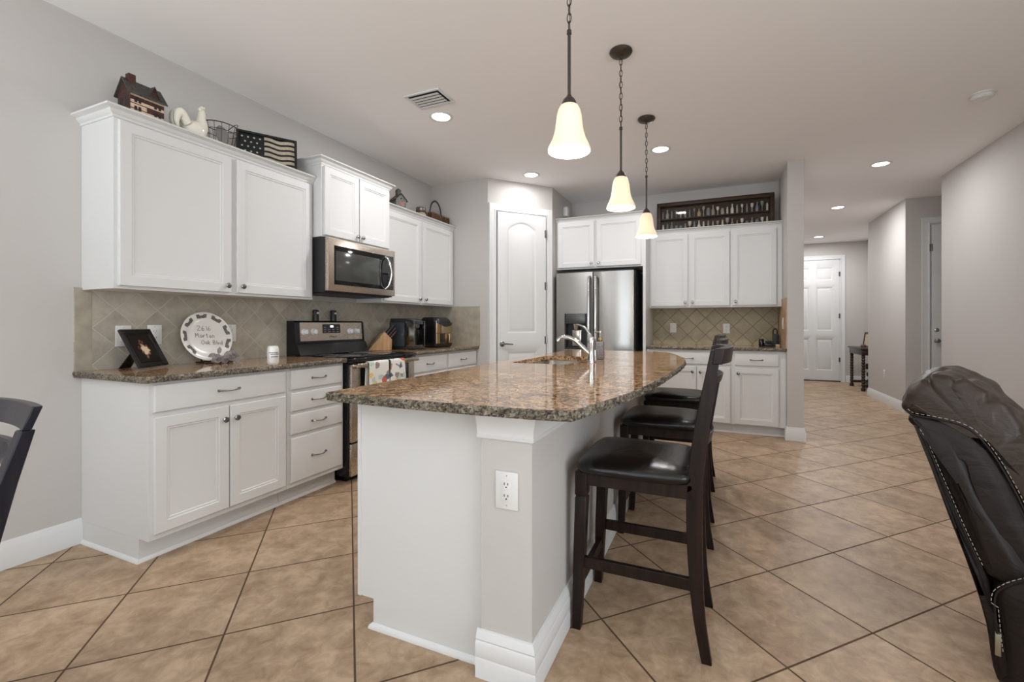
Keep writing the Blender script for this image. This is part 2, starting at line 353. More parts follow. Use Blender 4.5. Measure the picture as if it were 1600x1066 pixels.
def text_obj(name, body, size, mtx, m, parent=None, extrude=0.0004, align='CENTER', shear=0.0):
    cu = bpy.data.curves.new(name, 'FONT'); cu.body = body; cu.size = size; cu.extrude = extrude; cu.align_x = align; cu.align_y = 'CENTER'; cu.shear = shear
    t = bpy.data.objects.new(name + '_tmp', cu); COL.objects.link(t)
    dg = bpy.context.evaluated_depsgraph_get(); me = bpy.data.meshes.new_from_object(t.evaluated_get(dg))
    bpy.data.objects.remove(t); me.name = name; me.transform(mtx); me.materials.clear(); me.materials.append(m)
    o = bpy.data.objects.new(name, me); COL.objects.link(o)
    if parent is not None: o.parent = parent
    return o

# ---------------------------------------------------------------- the shell
H = 2.80
XR = 5.405           # right wall of the great room
YF = 9.40            # wall of the front door
struct('floor', MB().box(-0.3, 8.0, -5.4, 9.8, -0.12, 0.0), M['floor'])
struct('ceiling', MB().box(-0.3, 8.0, -5.4, 9.8, H, H + 0.12), M['ceil'])
struct('wall_left', MB().box(-0.12, 0, -1.9, 3.254, 0, H).box(-0.12, 0, -5.2, -3.9, 0, H).box(-0.12, 0, -3.9, -1.9, 0, 0.7).box(-0.12, 0, -3.9, -1.9, 2.2, H), M['wall'])
struct('wall_rear', MB().box(-0.12, 0.55, -5.3, -5.2, 0, H).box(2.95, 3.55, -5.3, -5.2, 0, H).box(5.15, XR + .15, -5.3, -5.2, 0, H)
       .box(0.55, 2.95, -5.3, -5.2, 2.25, H).box(3.55, 5.15, -5.3, -5.2, 2.3, H).box(3.55, 5.15, -5.3, -5.2, 0, 0.6), M['wall'])
struct('wall_right', MB().box(XR, XR + .15, -5.2, -2.5, 0, H).box(XR, XR + .15, -.1, 5.06, 0, H).box(XR, XR + .15, -2.5, -.1, 2.25, H).box(XR, XR + .15, -2.5, -.1, 0, .35), M['wall'])
PA = Vector((0.758, 3.154)); PB = Vector((1.302, 3.771)); PD = (PB - PA).normalized(); PN = Vector((PD.y, -PD.x))   # PN faces the kitchen
struct('wall_pantry_front', MB().prism([(0, 3.154), (PA.x, PA.y), (PA.x - 0.03, 3.254), (0, 3.254)], 0, H), M['wall'])
def pant(s, o, z): q = PA + PD * s + PN * o; return Vector((q.x, q.y, z))
def pbox(mb, s0, s1, o0, o1, z0, z1):
    return mb.loft([[pant(s0, o0, z), pant(s1, o0, z), pant(s1, o1, z), pant(s0, o1, z)] for z in (z0, z1)])
PL = (PB - PA).length
mb = MB(); pbox(mb, 0, 0.095, 0, -.1, 0, H); pbox(mb, 0.735, PL, 0, -.1, 0, H); pbox(mb, 0.095, 0.735, 0, -.1, 2.445, H)
struct('wall_pantry_diagonal', mb, M['wall'])
struct('wall_pantry_side', MB().prism([(PB.x, PB.y), (PB.x, 4.65), (PB.x - .1, 4.65), (PB.x - .1, PB.y + .03)], 0, H), M['wall'])
struct('wall_back', MB().box(PB.x - .1, 3.78, 4.552, 4.67, 0, H), M['wall'])
struct('wall_divider', MB().box(3.770, 3.9125, 3.87, YF, 0, H), M['wall'])
struct('wall_front', MB().box(3.77, 4.43, YF, YF + .12, 0, H).box(5.39, 7.6, YF, YF + .12, 0, H).box(4.43, 5.39, YF, YF + .12, 2.465, H), M['wall'])
struct('wall_hall', MB().box(5.385, 5.52, 6.03, 7.60, 0, H), M['wall'])
struct('wall_recess', MB().box(5.52, 5.62, 6.03, 6.15, 0, H).box(6.5, 7.4, 6.03, 6.15, 0, H).box(5.62, 6.5, 6.03, 6.15, 2.46, H), M['wall'])
struct('wall_recess_end', MB().box(7.3, 7.4, 4.9, 6.03, 0, H).box(XR + .15, 7.4, 4.93, 5.06, 0, H), M['wall'])
struct('wall_entry', MB().box(5.83, 5.95, 7.6, YF, 0, H).box(5.52, 5.95, 7.48, 7.60, 0, H), M['wall'])

BASE = [(0, 0), (0.018, 0), (0.018, 0.086), (0.015, 0.094), (0.015, 0.104), (0.009, 0.113), (0.009, 0.122), (0.004, 0.132), (0, 0.132)]
def bboard(name, path, side=1, prof=BASE): struct(name, MB().sweep(path, prof, side), M['trim'])
bboard('baseboard_left', [(0, -5.2), (0, -0.0005)], 1)
bboard('baseboard_divider', [(3.770, 3.925), (3.770, 3.87), (3.9125, 3.87), (3.9125, YF)], 1)
bboard('baseboard_hall', [(5.39, 7.60), (5.385, 6.03), (5.54, 6.03)], 1)
bboard('baseboard_right', [(XR + .15, 5.06), (XR, 5.06), (XR, -5.2)], 1)
bboard('baseboard_front', [(3.9125, YF), (4.34, YF)], 1)
bboard('baseboard_front_right', [(5.475, YF), (5.83, YF)], 1)
bboard('baseboard_pantry', [(PA.x - .08, PA.y), (PA.x, PA.y), tuple(PA + PD * .02)], 1)

# windows behind the camera, plus an invented one on the right: white frames and clear panes
def window(i, x0, x1, z0, z1, y, nx, nz, rz=0, loc=(0, 0, 0)):
    mb = MB(); t = 0.05
    for a, b in ((x0, x0 + t), (x1 - t, x1)): mb.box(a, b, y - .05, y + .05, z0, z1)
    for a, b in ((z0, z0 + t), (z1 - t, z1)): mb.box(x0 + t, x1 - t, y - .05, y + .05, a, b)
    for k in range(1, nx): xx = x0 + (x1 - x0) * k / nx; mb.box(xx - .03, xx + .03, y - .03, y + .03, z0 + t, z1 - t)
    for k in range(1, nz): zz = z0 + (z1 - z0) * k / nz; mb.box(x0 + t, x1 - t, y - .02, y + .02, zz - .015, zz + .015)
    o = mb.build('window_%d' % i, M['trim']); o['kind'] = 'structure'; o.location = loc; o.rotation_euler = (0, 0, rz)
    MB().box(x0 + t, x1 - t, y - .004, y + .004, z0 + t, z1 - t).build('pane', M['glass'], o)
window(1, 0.55, 2.95, 0.0, 2.25, -5.25, 2, 1)
window(2, 3.55, 5.15, 0.6, 2.3, -5.25, 2, 2)
window(4, -2.5, -.1, 0.35, 2.25, -(XR + .075), 2, 2, PI / 2)  # unseen right-wall window, invented to go with the added fill lamp
window(3, -3.9, -1.9, 0.7, 2.2, 0.06, 2, 2, PI / 2)

# ---------------------------------------------------------------- doors
def panel_region(mb, ox0, ox1, oz0, oz1, ix0, ix1, iz0, iz1, d, arch=0.0, N=14):
    """front skin of a moulded door between the outer rect and one raised panel"""
    def loop(i, dep, outer=False):
        if outer: a, b, c, e = ox0, ox1, oz0, oz1
        else: a, b, c, e = ix0 + i, ix1 - i, iz0 + i, iz1 - i
        L = [Vector((a, -dep, c)), Vector((b, -dep, c))]
        for k in range(N + 1):
            t = k / N; x = b + (a - b) * t; z = e
            if arch and not outer:
                z = iz1 - arch + arch * math.sin(PI * t) ** 0.8 - i
            L.append(Vector((x, -dep, z)))
        return L
    mb.loft([loop(0, d, True), loop(0, d), loop(.010, d - .005), loop(.018, d - .010), loop(.030, d - .010), loop(.05, d - .003), loop(.06, d - .002)], cap0=False)
def moulded_door(mb, W, Ht, d, panels):
    """panels: list of (ix0, ix1, iz0, iz1, arch) tiled by given outer cells"""
    mb.box(0, W, -d + .012, 0, 0, Ht)
    for (ox0, ox1, oz0, oz1, ix0, ix1, iz0, iz1, ar) in panels:
        panel_region(mb, ox0, ox1, oz0, oz1, ix0, ix1, iz0, iz1, d, ar)
    # edges
    mb.box(0, .0005, -d, 0, 0, Ht).box(W - .0005, W, -d, 0, 0, Ht).box(0, W, -d, 0, Ht - .0005, Ht)
CAS = [(0, 0), (0, 0.018), (0.012, 0.018), (0.02, 0.012), (0.06, 0.012), (0.07, 0.016), (0.078, 0.016), (0.082, 0.0)]
def casing(name, x0, x1, zt, y=0.0, mtx=None):
    """door surround around opening x0..x1, top zt; local front -Y"""
    rings = []
    for px, pz, sx, sz in ((x0, 0, -1, 0), (x0, zt, -1, 1), (x1, zt, 1, 1), (x1, 0, 1, 0)):
        rings.append([Vector((px + sx * o, y - t, pz + sz * o)) for o, t in CAS])
    mb = MB().loft(rings)
    for a, b in ((x0 - .001, x0 + .012), (x1 - .012, x1 + .001)): mb.box(a, b, y - .001, y + .1, 0, zt)
    mb.box(x0, x1, y - .001, y + .1, zt - .012, zt + .001)
    if mtx is not None: mb.xform(mtx)
    return struct(name, mb, M['trim'])
def lever(parent, x, z, d, dirn):
    mb = MB().lathe([(0.0, 0), (0.031, 0), (0.031, .005), (0.026, .010), (0.011, .012), (0.011, .045), (0.0, .047)], mtx=Matrix.Translation((x, -d, z)) @ Matrix.Rotation(PI / 2, 4, 'X'))
    mb.tube([(x, -d - .042, z), (x + .03 * dirn, -d - .044, z + .003), (x + .075 * dirn, -d - .043, z - .001), (x + .115 * dirn, -d - .040, z - .004)], [.009, .0085, .007, .006], 10)
    return mb.build('door_handle', M['nickel'], parent)
def hinge(parent, x, z, d):
    return MB().tube([(x, -d - .004, z - .045), (x, -d - .004, z + .045)], .0065, 10).box(x - .02, x + .012, -d - .002, -d + .001, z - .045, z + .045).build('hinge', M['nickel'], parent)
# pantry door on the diagonal wall
ang = math.atan2(PD.y, PD.x)
mtxP = Matrix.Translation((PA.x, PA.y, 0)) @ Matrix.Rotation(ang, 4, 'Z')
casing('trim_1', 0.095, 0.735, 2.445, 0, mtxP)
mb = MB(); W = .61; HT = 2.42
moulded_door(mb, W, HT, .035, [(0, W, .93, HT, .115, W - .115, 1.045, 2.325, .085), (0, W, 0, .93, .115, W - .115, .16, .835, 0)])
d1 = mb.build('door_1', M['door']); d1['kind'] = 'structure'; q = PA + PD * .109 - PN * .006
d1.location = (q.x, q.y, 0.012); d1.rotation_euler = (0, 0, ang)
lever(d1, .055, .925, .035, 1)
for z in (2.215, 1.60, .96): hinge(d1, W + .004, z, .035)
# front door
casing('trim_2', 4.43, 5.385, 2.465, YF)
def six(W, HT):
    ps = []; xs = [(0, W / 2, .115, W / 2 - .06), (W / 2, W, W / 2 + .06, W - .115)]; zs = [(0, .62, .18, .56), (.62, 1.86, .72, 1.72), (1.86, HT, 1.86, HT - .13)] if 0 else [(0, .92, .2, .84), (.92, 1.94, 1.0, 1.88), (1.94, HT, 2.02, HT - .14)]
    for a, b, c, e in xs:
        for f, g, h, i in zs: ps.append((a, b, f, g, c, e, h, i, 0))
    return ps
mb = MB(); moulded_door(mb, .925, 2.42, .04, six(.925, 2.42)); d2 = mb.build('door_2', M['door']); d2['kind'] = 'structure'; d2.location = (4.445, YF + .03, 0.022)
for z in (2.14, 1.3, .42): hinge(d2, .93, z, .04)
struct('trim_3', MB().box(4.43, 5.385, YF - .03, YF + .08, 0, .02), M['bronze'], 'dark metal threshold')
# hall door in the recess
casing('trim_4', 5.632, 6.47, 2.452, 6.03)
mb = MB(); moulded_door(mb, .81, 2.42, .04, six(.81, 2.42)); d3 = mb.build('door_3', M['door']); d3['kind'] = 'structure'; d3.location = (5.646, 6.03 + .02, 0.012)
mb = MB().lathe([(0, 0), (.026, 0), (.026, .004), (.012, .008), (.012, .03), (.026, .04), (.028, .052), (.018, .064), (0, .066)], mtx=Matrix.Translation((.05, -.04, .935)) @ Matrix.Rotation(PI / 2, 4, 'X'))
mb.build('door_handle', M['nickel'], d3)
MB().lathe([(0, 0), (.026, 0), (.026, .006), (.018, .012), (0, .013)], mtx=Matrix.Translation((.05, -.04, 1.075)) @ Matrix.Rotation(PI / 2, 4, 'X')).build('deadbolt', M['chrome'], d3)
hinge(d3, .0, 2.13, .04)

# ---------------------------------------------------------------- kitchen cabinets (local: width X, front -Y, up Z)
def knob(parent, x, z, d):
    return MB().lathe([(0, 0), (.007, 0), (.006, .010), (.008, .014), (.0155, .017), (.0165, .021), (.013, .026), (0, .028)], seg=18,
        mtx=Matrix.Translation((x, -d, z)) @ Matrix.Rotation(PI / 2, 4, 'X')).build('knob', M['nickel'], parent)
def pull(parent, x, z, d, L=.11):
    mb = MB(); pts = []
    for k in range(13):
        t = k / 12; pts.append((x - L / 2 + L * t, -d - .006 - .022 * math.sin(PI * t), z - .004 * math.sin(PI * t)))
    mb.tube(pts, [.0055 - .0022 * math.sin(PI * k / 12) for k in range(13)], 8)
    for sx in (-1, 1): mb.lathe([(0, 0), (.008, 0), (.008, .006), (.0, .009)], seg=12, mtx=Matrix.Translation((x + sx * L / 2, -d, z)) @ Matrix.Rotation(PI / 2, 4, 'X'))
    return mb.build('handle', M['nickel'], parent)
DOOR = [(0, 0), (0, .016), (.003, .019), (.052, .019), (.056, .015), (.064, .014), (.068, .010), (.074, .009)]
DRW = [(0, 0), (0, .013), (.004, .017), (.012, .019)]
def cab_door(parent, x0, x1, z0, z1, D, kn=None):
    mb = MB(); rect_rings(mb, x0, x1, z0, z1, DOOR); mb.xform(Matrix.Translation((0, -D, 0)))
    o = mb.build('door', M['cab'], parent, 20)
    if kn: knob(o, kn[0], kn[1], D + .019)
    return o
def cab_drawer(parent, x0, x1, z0, z1, D, handle=True):
    mb = MB(); rect_rings(mb, x0, x1, z0, z1, DRW); mb.xform(Matrix.Translation((0, -D, 0)))
    o = mb.build('drawer', M['cab'], parent, 20)
    if handle: pull(o, (x0 + x1) / 2, (z0 + z1) / 2, D + .019)
    return o
def face_frame(mb, x0, x1, z0, z1, D, st=.04):
    mb.box(x0, x1, -D, -.001, z0, z1, .0012, seg=1)
CROWN = [(0, 0), (.004, 0), (.006, .012), (.018, .022), (.022, .034), (.036, .042), (.042, .044), (.044, .052), (0, .052)]
def crown(parent, path, z, side=1, h=1.0):
    return MB().sweep(path, [(o, z + q * h) for o, q in CROWN], side).build('crown', M['cab'], parent)
HC = .916; DB = .61; ZT = .884    # counter top, base depth, carcass top
# --- wall run along the left wall : rotation +90deg (local X = world y, local -Y = world +x)
RL = PI / 2
GRP_UP = None
# upper, left
c = empty('wall_cabinet', 'white two-door wall cabinet over the plate, with the flag sign on top', 'wall cabinet', (0, 0, 0), RL)
mb = MB(); face_frame(mb, 0, 1.207, 1.348, 2.225, .306); mb.build('cabinet_body', M['cab'], c)
cab_door(c, .018, .587, 1.364, 2.212, .306, (.557, 1.405)); cab_door(c, .622, 1.183, 1.364, 2.212, .306, (.652, 1.405))
crown(c, [(0, 0), (0, -.306), (1.207, -.306)], 2.222, 1)
# over the microwave
c = empty('wall_cabinet', 'short raised white wall cabinet directly above the microwave', 'wall cabinet', (0, 0, 0), RL)
mb = MB(); face_frame(mb, 1.21, 1.955, 1.824, 2.37, .395); mb.build('cabinet_body', M['cab'], c)
cab_door(c, 1.225, 1.573, 1.838, 2.358, .395, (1.545, 1.875)); cab_door(c, 1.580, 1.940, 1.838, 2.358, .395, (1.602, 1.875))
crown(c, [(1.21, 0), (1.21, -.395), (1.955, -.395), (1.955, 0)], 2.367, 1)
# upper, right
c = empty('wall_cabinet', 'white two-door wall cabinet beside the pantry wall, with birdhouse and basket on top', 'wall cabinet', (0, 0, 0), RL)
mb = MB(); face_frame(mb, 1.962, 3.150, 1.362, 2.235, .306); mb.build('cabinet_body', M['cab'], c)
cab_door(c, 1.978, 2.525, 1.378, 2.222, .306, (2.493, 1.418)); cab_door(c, 2.560, 3.125, 1.378, 2.222, .306, (2.592, 1.418))
crown(c, [(1.962, -.306), (3.150, -.306)], 2.232, 1)
# base cabinets, left run
def toe_body(mb, x0, x1, left_panel=False):
    mb.box(x0, x1, -DB, -.001, .115, ZT, .0012, seg=1); mb.box(x0, x1, -.53, -.001, 0, .115)
def shoe(parent, path, side=1):
    return MB().sweep(path, [(0, 0), (.013, 0), (.013, .006), (.009, .013), (.003, .018), (0, .018)], side).build('shoe_moulding', M['trim'], parent)
c = empty('base_cabinet', 'white base cabinet with one wide drawer over two doors, under the plate', 'base cabinet', (0, 0, 0), RL)
mb = MB(); toe_body(mb, 0, .745); mb.build('cabinet_body', M['cab'], c)
cab_drawer(c, .017, .727, .736, .870, DB)
cab_door(c, .017, .374, .145, .712, DB, (.345, .640)); cab_door(c, .380, .727, .145, .712, DB, (.409, .640))
shoe(c, [(0, -.001), (0, -.53), (.745, -.53)])
c = empty('drawer_cabinet', 'white base cabinet with a stack of four drawers left of the stove', 'drawer cabinet', (0, 0, 0), RL)
mb = MB(); toe_body(mb, .747, 1.207); mb.build('cabinet_body', M['cab'], c)
for a, b in ((.743, .870), (.604, .722), (.455, .582), (.147, .432)): cab_drawer(c, .768, 1.189, a, b, DB)
shoe(c, [(.747, -.53), (1.207, -.53)])
for x0, x1, lab in ((1.962, 2.552, 'white base cabinet just right of the stove, drawer showing above the island'), (2.554, 3.150, 'white base cabinet at the pantry-wall end of the stove run')):
    c = empty('base_cabinet', lab, 'base cabinet', (0, 0, 0), RL)
    mb = MB(); toe_body(mb, x0, x1); mb.build('cabinet_body', M['cab'], c)
    cab_drawer(c, x0 + .02, x1 - .02, .720, .862, DB); xm = (x0 + x1) / 2
    cab_door(c, x0 + .02, xm - .003, .145, .70, DB, (xm - .03, .64)); cab_door(c, xm + .003, x1 - .02, .145, .70, DB, (xm + .03, .64))
    shoe(c, [(x0, -.53), (x1, -.53)])

# rough-edged granite slabs
def slab(name, label, poly, z0, z1, hole=None, rough_from=None, jit=.004, cat='countertop'):
    """poly: ccw xy outline already densely sampled. top + bottom faces, rough chiselled rim as a part"""
    n = len(poly); bm = bmesh.new()
    def ringverts(P, z): return [bm.verts.new((p[0], p[1], z)) for p in P]
    for z in (z1, z0):
        o = ringverts(poly, z); es = [bm.edges.new((o[i], o[(i + 1) % n])) for i in range(n)]
        if hole:
            h = ringverts(hole, z); m = len(h); es += [bm.edges.new((h[i], h[(i + 1) % m])) for i in range(m)]
        bmesh.ops.triangle_fill(bm, use_beauty=True, use_dissolve=False, edges=es)
    if hole:
        R = [[bm.verts.new((p[0], p[1], z)) for p in hole] for z in (z0, z1)]
        for i in range(len(hole)):
            k = (i + 1) % len(hole); bm.faces.new((R[0][i], R[0][k], R[1][k], R[1][i]))
    for f in bm.faces:
        if f.normal.z < 0 and f.calc_center_median().z > (z0 + z1) / 2: f.normal_flip()
    me = bpy.data.meshes.new(name); bm.to_mesh(me); bm.free(); me.materials.append(M['granite'])
    o = bpy.data.objects.new(name, me); COL.objects.link(o); tag(o, label, cat)
    # rim
    bm = bmesh.new(); rows = 7; R = []
    for r in range(rows):
        t = r / (rows - 1); z = z0 + (z1 - z0) * t; L = []
        for i, p in enumerate(poly):
            a = Vector(poly[i - 1]); b = Vector(poly[(i + 1) % n]); d = (b - a).normalized(); nn = Vector((d.y, -d.x))
            prof = .005 * math.sin(PI * t) if 0 < r < rows - 1 else 0
            nz = noise.noise(Vector((p[0] * 55, p[1] * 55, z * 70))) * jit + noise.noise(Vector((p[0] * 150, p[1] * 150, z * 160))) * jit * .7 if 0 < r < rows - 1 else 0
            wob = noise.noise(Vector((p[0] * 60, p[1] * 60, 3))) * jit * .35
            L.append(bm.verts.new((p[0] + nn.x * (prof + nz), p[1] + nn.y * (prof + nz), z + (0))))
        R.append(L)
    for r in range(rows - 1):
        for i in range(n):
            k = (i + 1) % n; bm.faces.new((R[r][i], R[r][k], R[r + 1][k], R[r + 1][i]))
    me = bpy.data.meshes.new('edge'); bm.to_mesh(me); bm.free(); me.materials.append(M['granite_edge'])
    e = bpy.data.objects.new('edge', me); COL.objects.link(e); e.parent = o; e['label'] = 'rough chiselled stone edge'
    return o
def dense(poly, step=.008):
    out = []
    for i in range(len(poly)):
        a = Vector(poly[i]); b = Vector(poly[(i + 1) % len(poly)]); k = max(1, int((b - a).length / step))
        for j in range(k): out.append(tuple(a + (b - a) * j / k))
    return out
slab('countertop', 'brown granite countertop left of the stove, under the plate and picture frame', dense([(0.0, -.032), (.648, -.032), (.648, 1.206), (0.0, 1.206)]), ZT, HC)
slab('countertop', 'brown granite countertop between stove and pantry wall, under the air fryer', dense([(0.0, 1.963), (.648, 1.963), (.648, 3.152), (0.0, 3.152)]), ZT, HC)
slab('countertop', 'brown granite countertop along the back wall right of the refrigerator', dense([(2.383, 3.915), (2.44, 3.898), (3.768, 3.898), (3.768, 4.55), (2.383, 4.55)], .012), ZT, HC)

# backsplashes
tag(MB().box(0, .011, -.0315, 3.154, HC, 1.36).build('backsplash', M['splash_left']), 'greige diagonal stone tile backsplash on the left wall behind the stove', 'backsplash')
tag(MB().box(.012, .66, 3.143, 3.1535, HC, 1.365).build('backsplash', M['splash_plain']), 'short stone backsplash return beside the air fryer on the pantry wall', 'backsplash')
tag(MB().box(2.38, 3.769, 4.541, 4.552, HC, 1.36).build('backsplash', M['splash_back']), 'tan diamond-laid tile backsplash on the back wall right of the refrigerator', 'backsplash')
tag(MB().box(3.759, 3.7695, 3.872, 4.541, HC, 1.43).build('backsplash', M['splash_warm']), 'narrow warm-toned stone backsplash on the side of the divider wall', 'backsplash')
_bt = MB()
for z0_, z1_ in ((HC + .0005, 1.0345), (1.0375, 1.185), (1.188, 1.336)): _bt.box(.0105, .0118, -.0305, .0375, z0_, z1_, .0004, seg=1)
_bt.box(.0105, .0112, -.0314, .0405, HC, 1.3599)
_o = _bt.build('border_tiles', M['splash_plain'], bpy.data.objects['backsplash']); _o['label'] = 'upright column of plain border tiles'
# --- back wall run (no rotation; origin at wall face y=4.552)
YB = 4.552
def yb(d): return YB - d
c = empty('refrigerator_cabinet', 'white cabinet over the refrigerator with its tall side panel', 'cabinet', (0, YB, 0))
D = YB - 3.905
MB().box(1.304, 2.377, -D, -.001, 1.822, 2.405, .001, seg=1).build('cabinet_body', M['cab'], c)
MB().box(2.345, 2.377, -D, -.001, 0, 1.822, .001, seg=1).build('side_panel', M['cab'], c)
cab_door(c, 1.33, 1.782, 1.842, 2.388, D, (1.752, 1.882)); cab_door(c, 1.812, 2.325, 1.842, 2.388, D, (1.842, 1.882))
crown(c, [(1.304, -D), (2.377, -D), (2.377, -.30)], 2.402, 1, .75)
D = .325
for x0, x1, ds, lab in ((2.378, 3.262, ((2.392, 2.810, 2.78), (2.830, 3.250, 2.86)), 'white two-door wall cabinet over the back counter next to the refrigerator'),
                        (3.263, 3.768, ((3.279, 3.712, 3.31),), 'white single-door wall cabinet over the back counter against the divider wall')):
    c = empty('wall_cabinet', lab, 'wall cabinet', (0, YB, 0))
    MB().box(x0, x1, -D, -.001, 1.352, 2.235, .001, seg=1).build('cabinet_body', M['cab'], c)
    for a, b, k in ds: cab_door(c, a, b, 1.372, 2.205, D, (k, 1.415))
    crown(c, [(x0, -D), (x1, -D)], 2.232, 1, .8)
D = YB - 3.93
for x0, x1, ds, lab in ((2.383, 3.268, ((2.40, 2.912, 2.875), (2.922, 3.250, 2.955)), 'white two-door base cabinet behind the bar stool backs'),
                        (3.269, 3.768, ((3.293, 3.700, 3.325),), 'white single-door base cabinet against the divider wall')):
    c = empty('base_cabinet', lab, 'base cabinet', (0, YB, 0))
    MB().box(x0, x1, -D, -.001, .10, ZT, .001, seg=1).box(x0, x1, -D + .06, -.001, 0, .10).build('cabinet_body', M['cab'], c)
    cab_drawer(c, ds[0][0], ds[-1][1], .728, .855, D, True)
    for a, b, k in ds: cab_door(c, a, b, .112, .702, D, (k, .645))
    shoe(c, [(x0, -D + .06), (x1, -D + .06)])

# ---------------------------------------------------------------- island
XI0, XI1 = 1.836, 2.405; YI0, YI1 = .088, 2.78
c = empty('island_cabinet', 'white island base with plain end panel and toe notch', 'island cabinet', (0, 0, 0))
mb = MB().box(XI0, XI1 - .001, YI0, YI1, .11, .685).box(XI0 + .075, XI1 - .001, YI0, YI1, 0, .11)
mb.box(XI0, XI1 - .001, YI0, 1.31, .685, ZT).box(XI0, XI1 - .001, 2.06, YI1, .685, ZT).box(XI0, XI0 + .03, 1.31, 2.06, .685, ZT).box(2.31, XI1 - .001, 1.31, 2.06, .685, ZT)
mb.build('cabinet_body', M['cab'], c)
MB().box(XI0, XI0 + .016, YI0 - .004, YI0, .11, ZT).build('corner_stile', M['cab'], c)
MB().sweep([(XI0 + .075, YI1), (XI0 + .075, YI0), (XI1 - .018, YI0)], [(0, 0), (.014, 0), (.014, .008), (.010, .015), (.003, .02), (0, .02)], 1).build('shoe_moulding', M['trim'], c)
def isl_front(x0, x1, z0, z1, kind, kn=None):
    mb = MB(); rect_rings(mb, -x1, -x0, z0, z1, DOOR if kind == 'door' else DRW)
    mb.xform(Matrix.Translation((XI0, 0, 0)) @ Matrix.Rotation(-PI / 2, 4, 'Z'))
    o = mb.build(kind, M['cab'], c, 20)
    mb = MB()
    if kind == 'door':
        mb.lathe([(0, 0), (.007, 0), (.006, .010), (.0155, .017), (.0165, .021), (0, .028)], seg=14, mtx=Matrix.Translation((XI0 - .019, kn, z1 - .07)) @ Matrix.Rotation(-PI / 2, 4, 'Y')); mb.build('knob', M['nickel'], o)
for a, b in ((.11, .62), (.64, 1.15), (1.17, 1.66), (1.68, 2.17), (2.19, 2.70)):
    isl_front(a, b, .73, .865, 'drawer'); isl_front(a, b, .13, .71, 'door', b - .04)
# pony wall behind the cabinets
struct('wall_island', MB().box(2.405, 2.588, .05, 2.80, 0, ZT - .0005), M['wall'])
bboard('baseboard_island', [(2.392, .05), (2.588, .05), (2.588, 2.80), (2.405, 2.80)], 1,
       [(0, 0), (.020, 0), (.020, .060), (.017, .066), (.019, .072), (.019, .112), (.014, .120), (.016, .126), (.012, .138), (.006, .150), (0, .152)])
struct('trim_5', MB().sweep([(2.392, .05), (2.588, .05), (2.588, .20), (2.589, 2.80)], [(0, .790), (.008, .790), (.010, .801), (.007, .804), (.009, .828), (.015, .850), (.021, .866), (.023, .8835), (0, .8835)], 1), M['trim'])
# island granite
right = [(2.735, -.022), (2.745, -.012), (2.79, .18), (2.832, .38), (2.868, .66), (2.895, 1.0), (2.915, 1.33), (2.926, 1.65), (2.925, 1.90), (2.900, 2.15), (2.852, 2.40), (2.785, 2.66), (2.70, 2.845), (2.62, 2.885)]
front = [(1.806, -.022), (1.84, -.036), (2.2, -.052), (2.55, -.046), (2.71, -.032)]
def dense_open(pts, k): return [tuple(p) for p in cr_spline([Vector((a, b, 0)) for a, b in pts], k)]
rp = [(p[0], p[1]) for p in dense_open(right, 30)]; fp = [(p[0], p[1]) for p in dense_open(front, 24)]
poly = dense(fp + rp + [(1.83, 2.885), (1.806, 2.86)], .007)
def rrect(x0, x1, y0, y1, r, k=6):
    out = []
    for cx, cy, a0 in ((x1 - r, y0 + r, -PI / 2), (x1 - r, y1 - r, 0), (x0 + r, y1 - r, PI / 2), (x0 + r, y0 + r, PI)):
        for j in range(k + 1): a = a0 + PI / 2 * j / k; out.append((cx + r * math.cos(a), cy + r * math.sin(a)))
    return out
SX0, SX1, SY0, SY1 = 1.895, 2.275, 1.34, 2.03
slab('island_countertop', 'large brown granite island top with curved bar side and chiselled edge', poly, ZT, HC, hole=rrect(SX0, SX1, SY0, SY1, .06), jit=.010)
# sink
mb = MB(); t = .004
def bowl(mb, x0, x1, y0, y1, zt, zb):
    L = []
    for ins, z in ((-.012, zt), (0, zt), (.004, zb + .05), (.02, zb + .015), (.05, zb), (.12, zb - .004)):
        L.append([Vector((p[0], p[1], z)) for p in rrect(x0 + ins, x1 - ins, y0 + ins, y1 - ins, max(.055 - ins * .3, .01))])
    mb.loft(L, False, True)
bowl(mb, SX0 + .004, SX1 - .004, SY0 + .004, 1.672, ZT - .002, .70); bowl(mb, SX0 + .004, SX1 - .004, 1.70, SY1 - .004, ZT - .002, .70)
o = mb.build('sink', M['steel_sink']); tag(o, 'stainless double-bowl undermount sink set in the island top', 'sink')
for yy in (1.505, 1.865): MB().lathe([(.0, .697), (.042, .697), (.044, .700), (.03, .7005), (.0, .699)], (2.085, yy, 0)).build('drain', M['chrome'], o)
# the base hole under the sink is inside the carcass
# faucet
c = empty('faucet', 'chrome single-lever kitchen faucet behind the island sink', 'faucet', (2.365, 1.60, HC))
MB().lathe([(0, 0), (.030, 0), (.030, .006), (.025, .012), (.023, .05), (.024, .10), (.027, .125), (.027, .15), (.020, .165), (0, .17)], seg=28).build('faucet_body', M['chrome'], c)
sp = cr_spline([(0, 0, .045), (-.045, -.008, .085), (-.10, -.012, .135), (-.155, -.014, .160), (-.20, -.014, .158), (-.228, -.014, .135)], 6)
MB().tube(sp, [.019 - .005 * min(1, i / 14) for i in range(len(sp) - 4)] + [.015, .017, .018, .018], 16).build('spout', M['chrome'], c)
lv = cr_spline([(0, 0, .155), (-.012, -.004, .185), (-.040, -.008, .225), (-.078, -.010, .243), (-.098, -.010, .248)], 6)
MB().tube(lv, [.013 - .007 * i / (len(lv) - 1) for i in range(len(lv))], 12, flat=(.7, 1.2)).build('lever', M['chrome'], c)
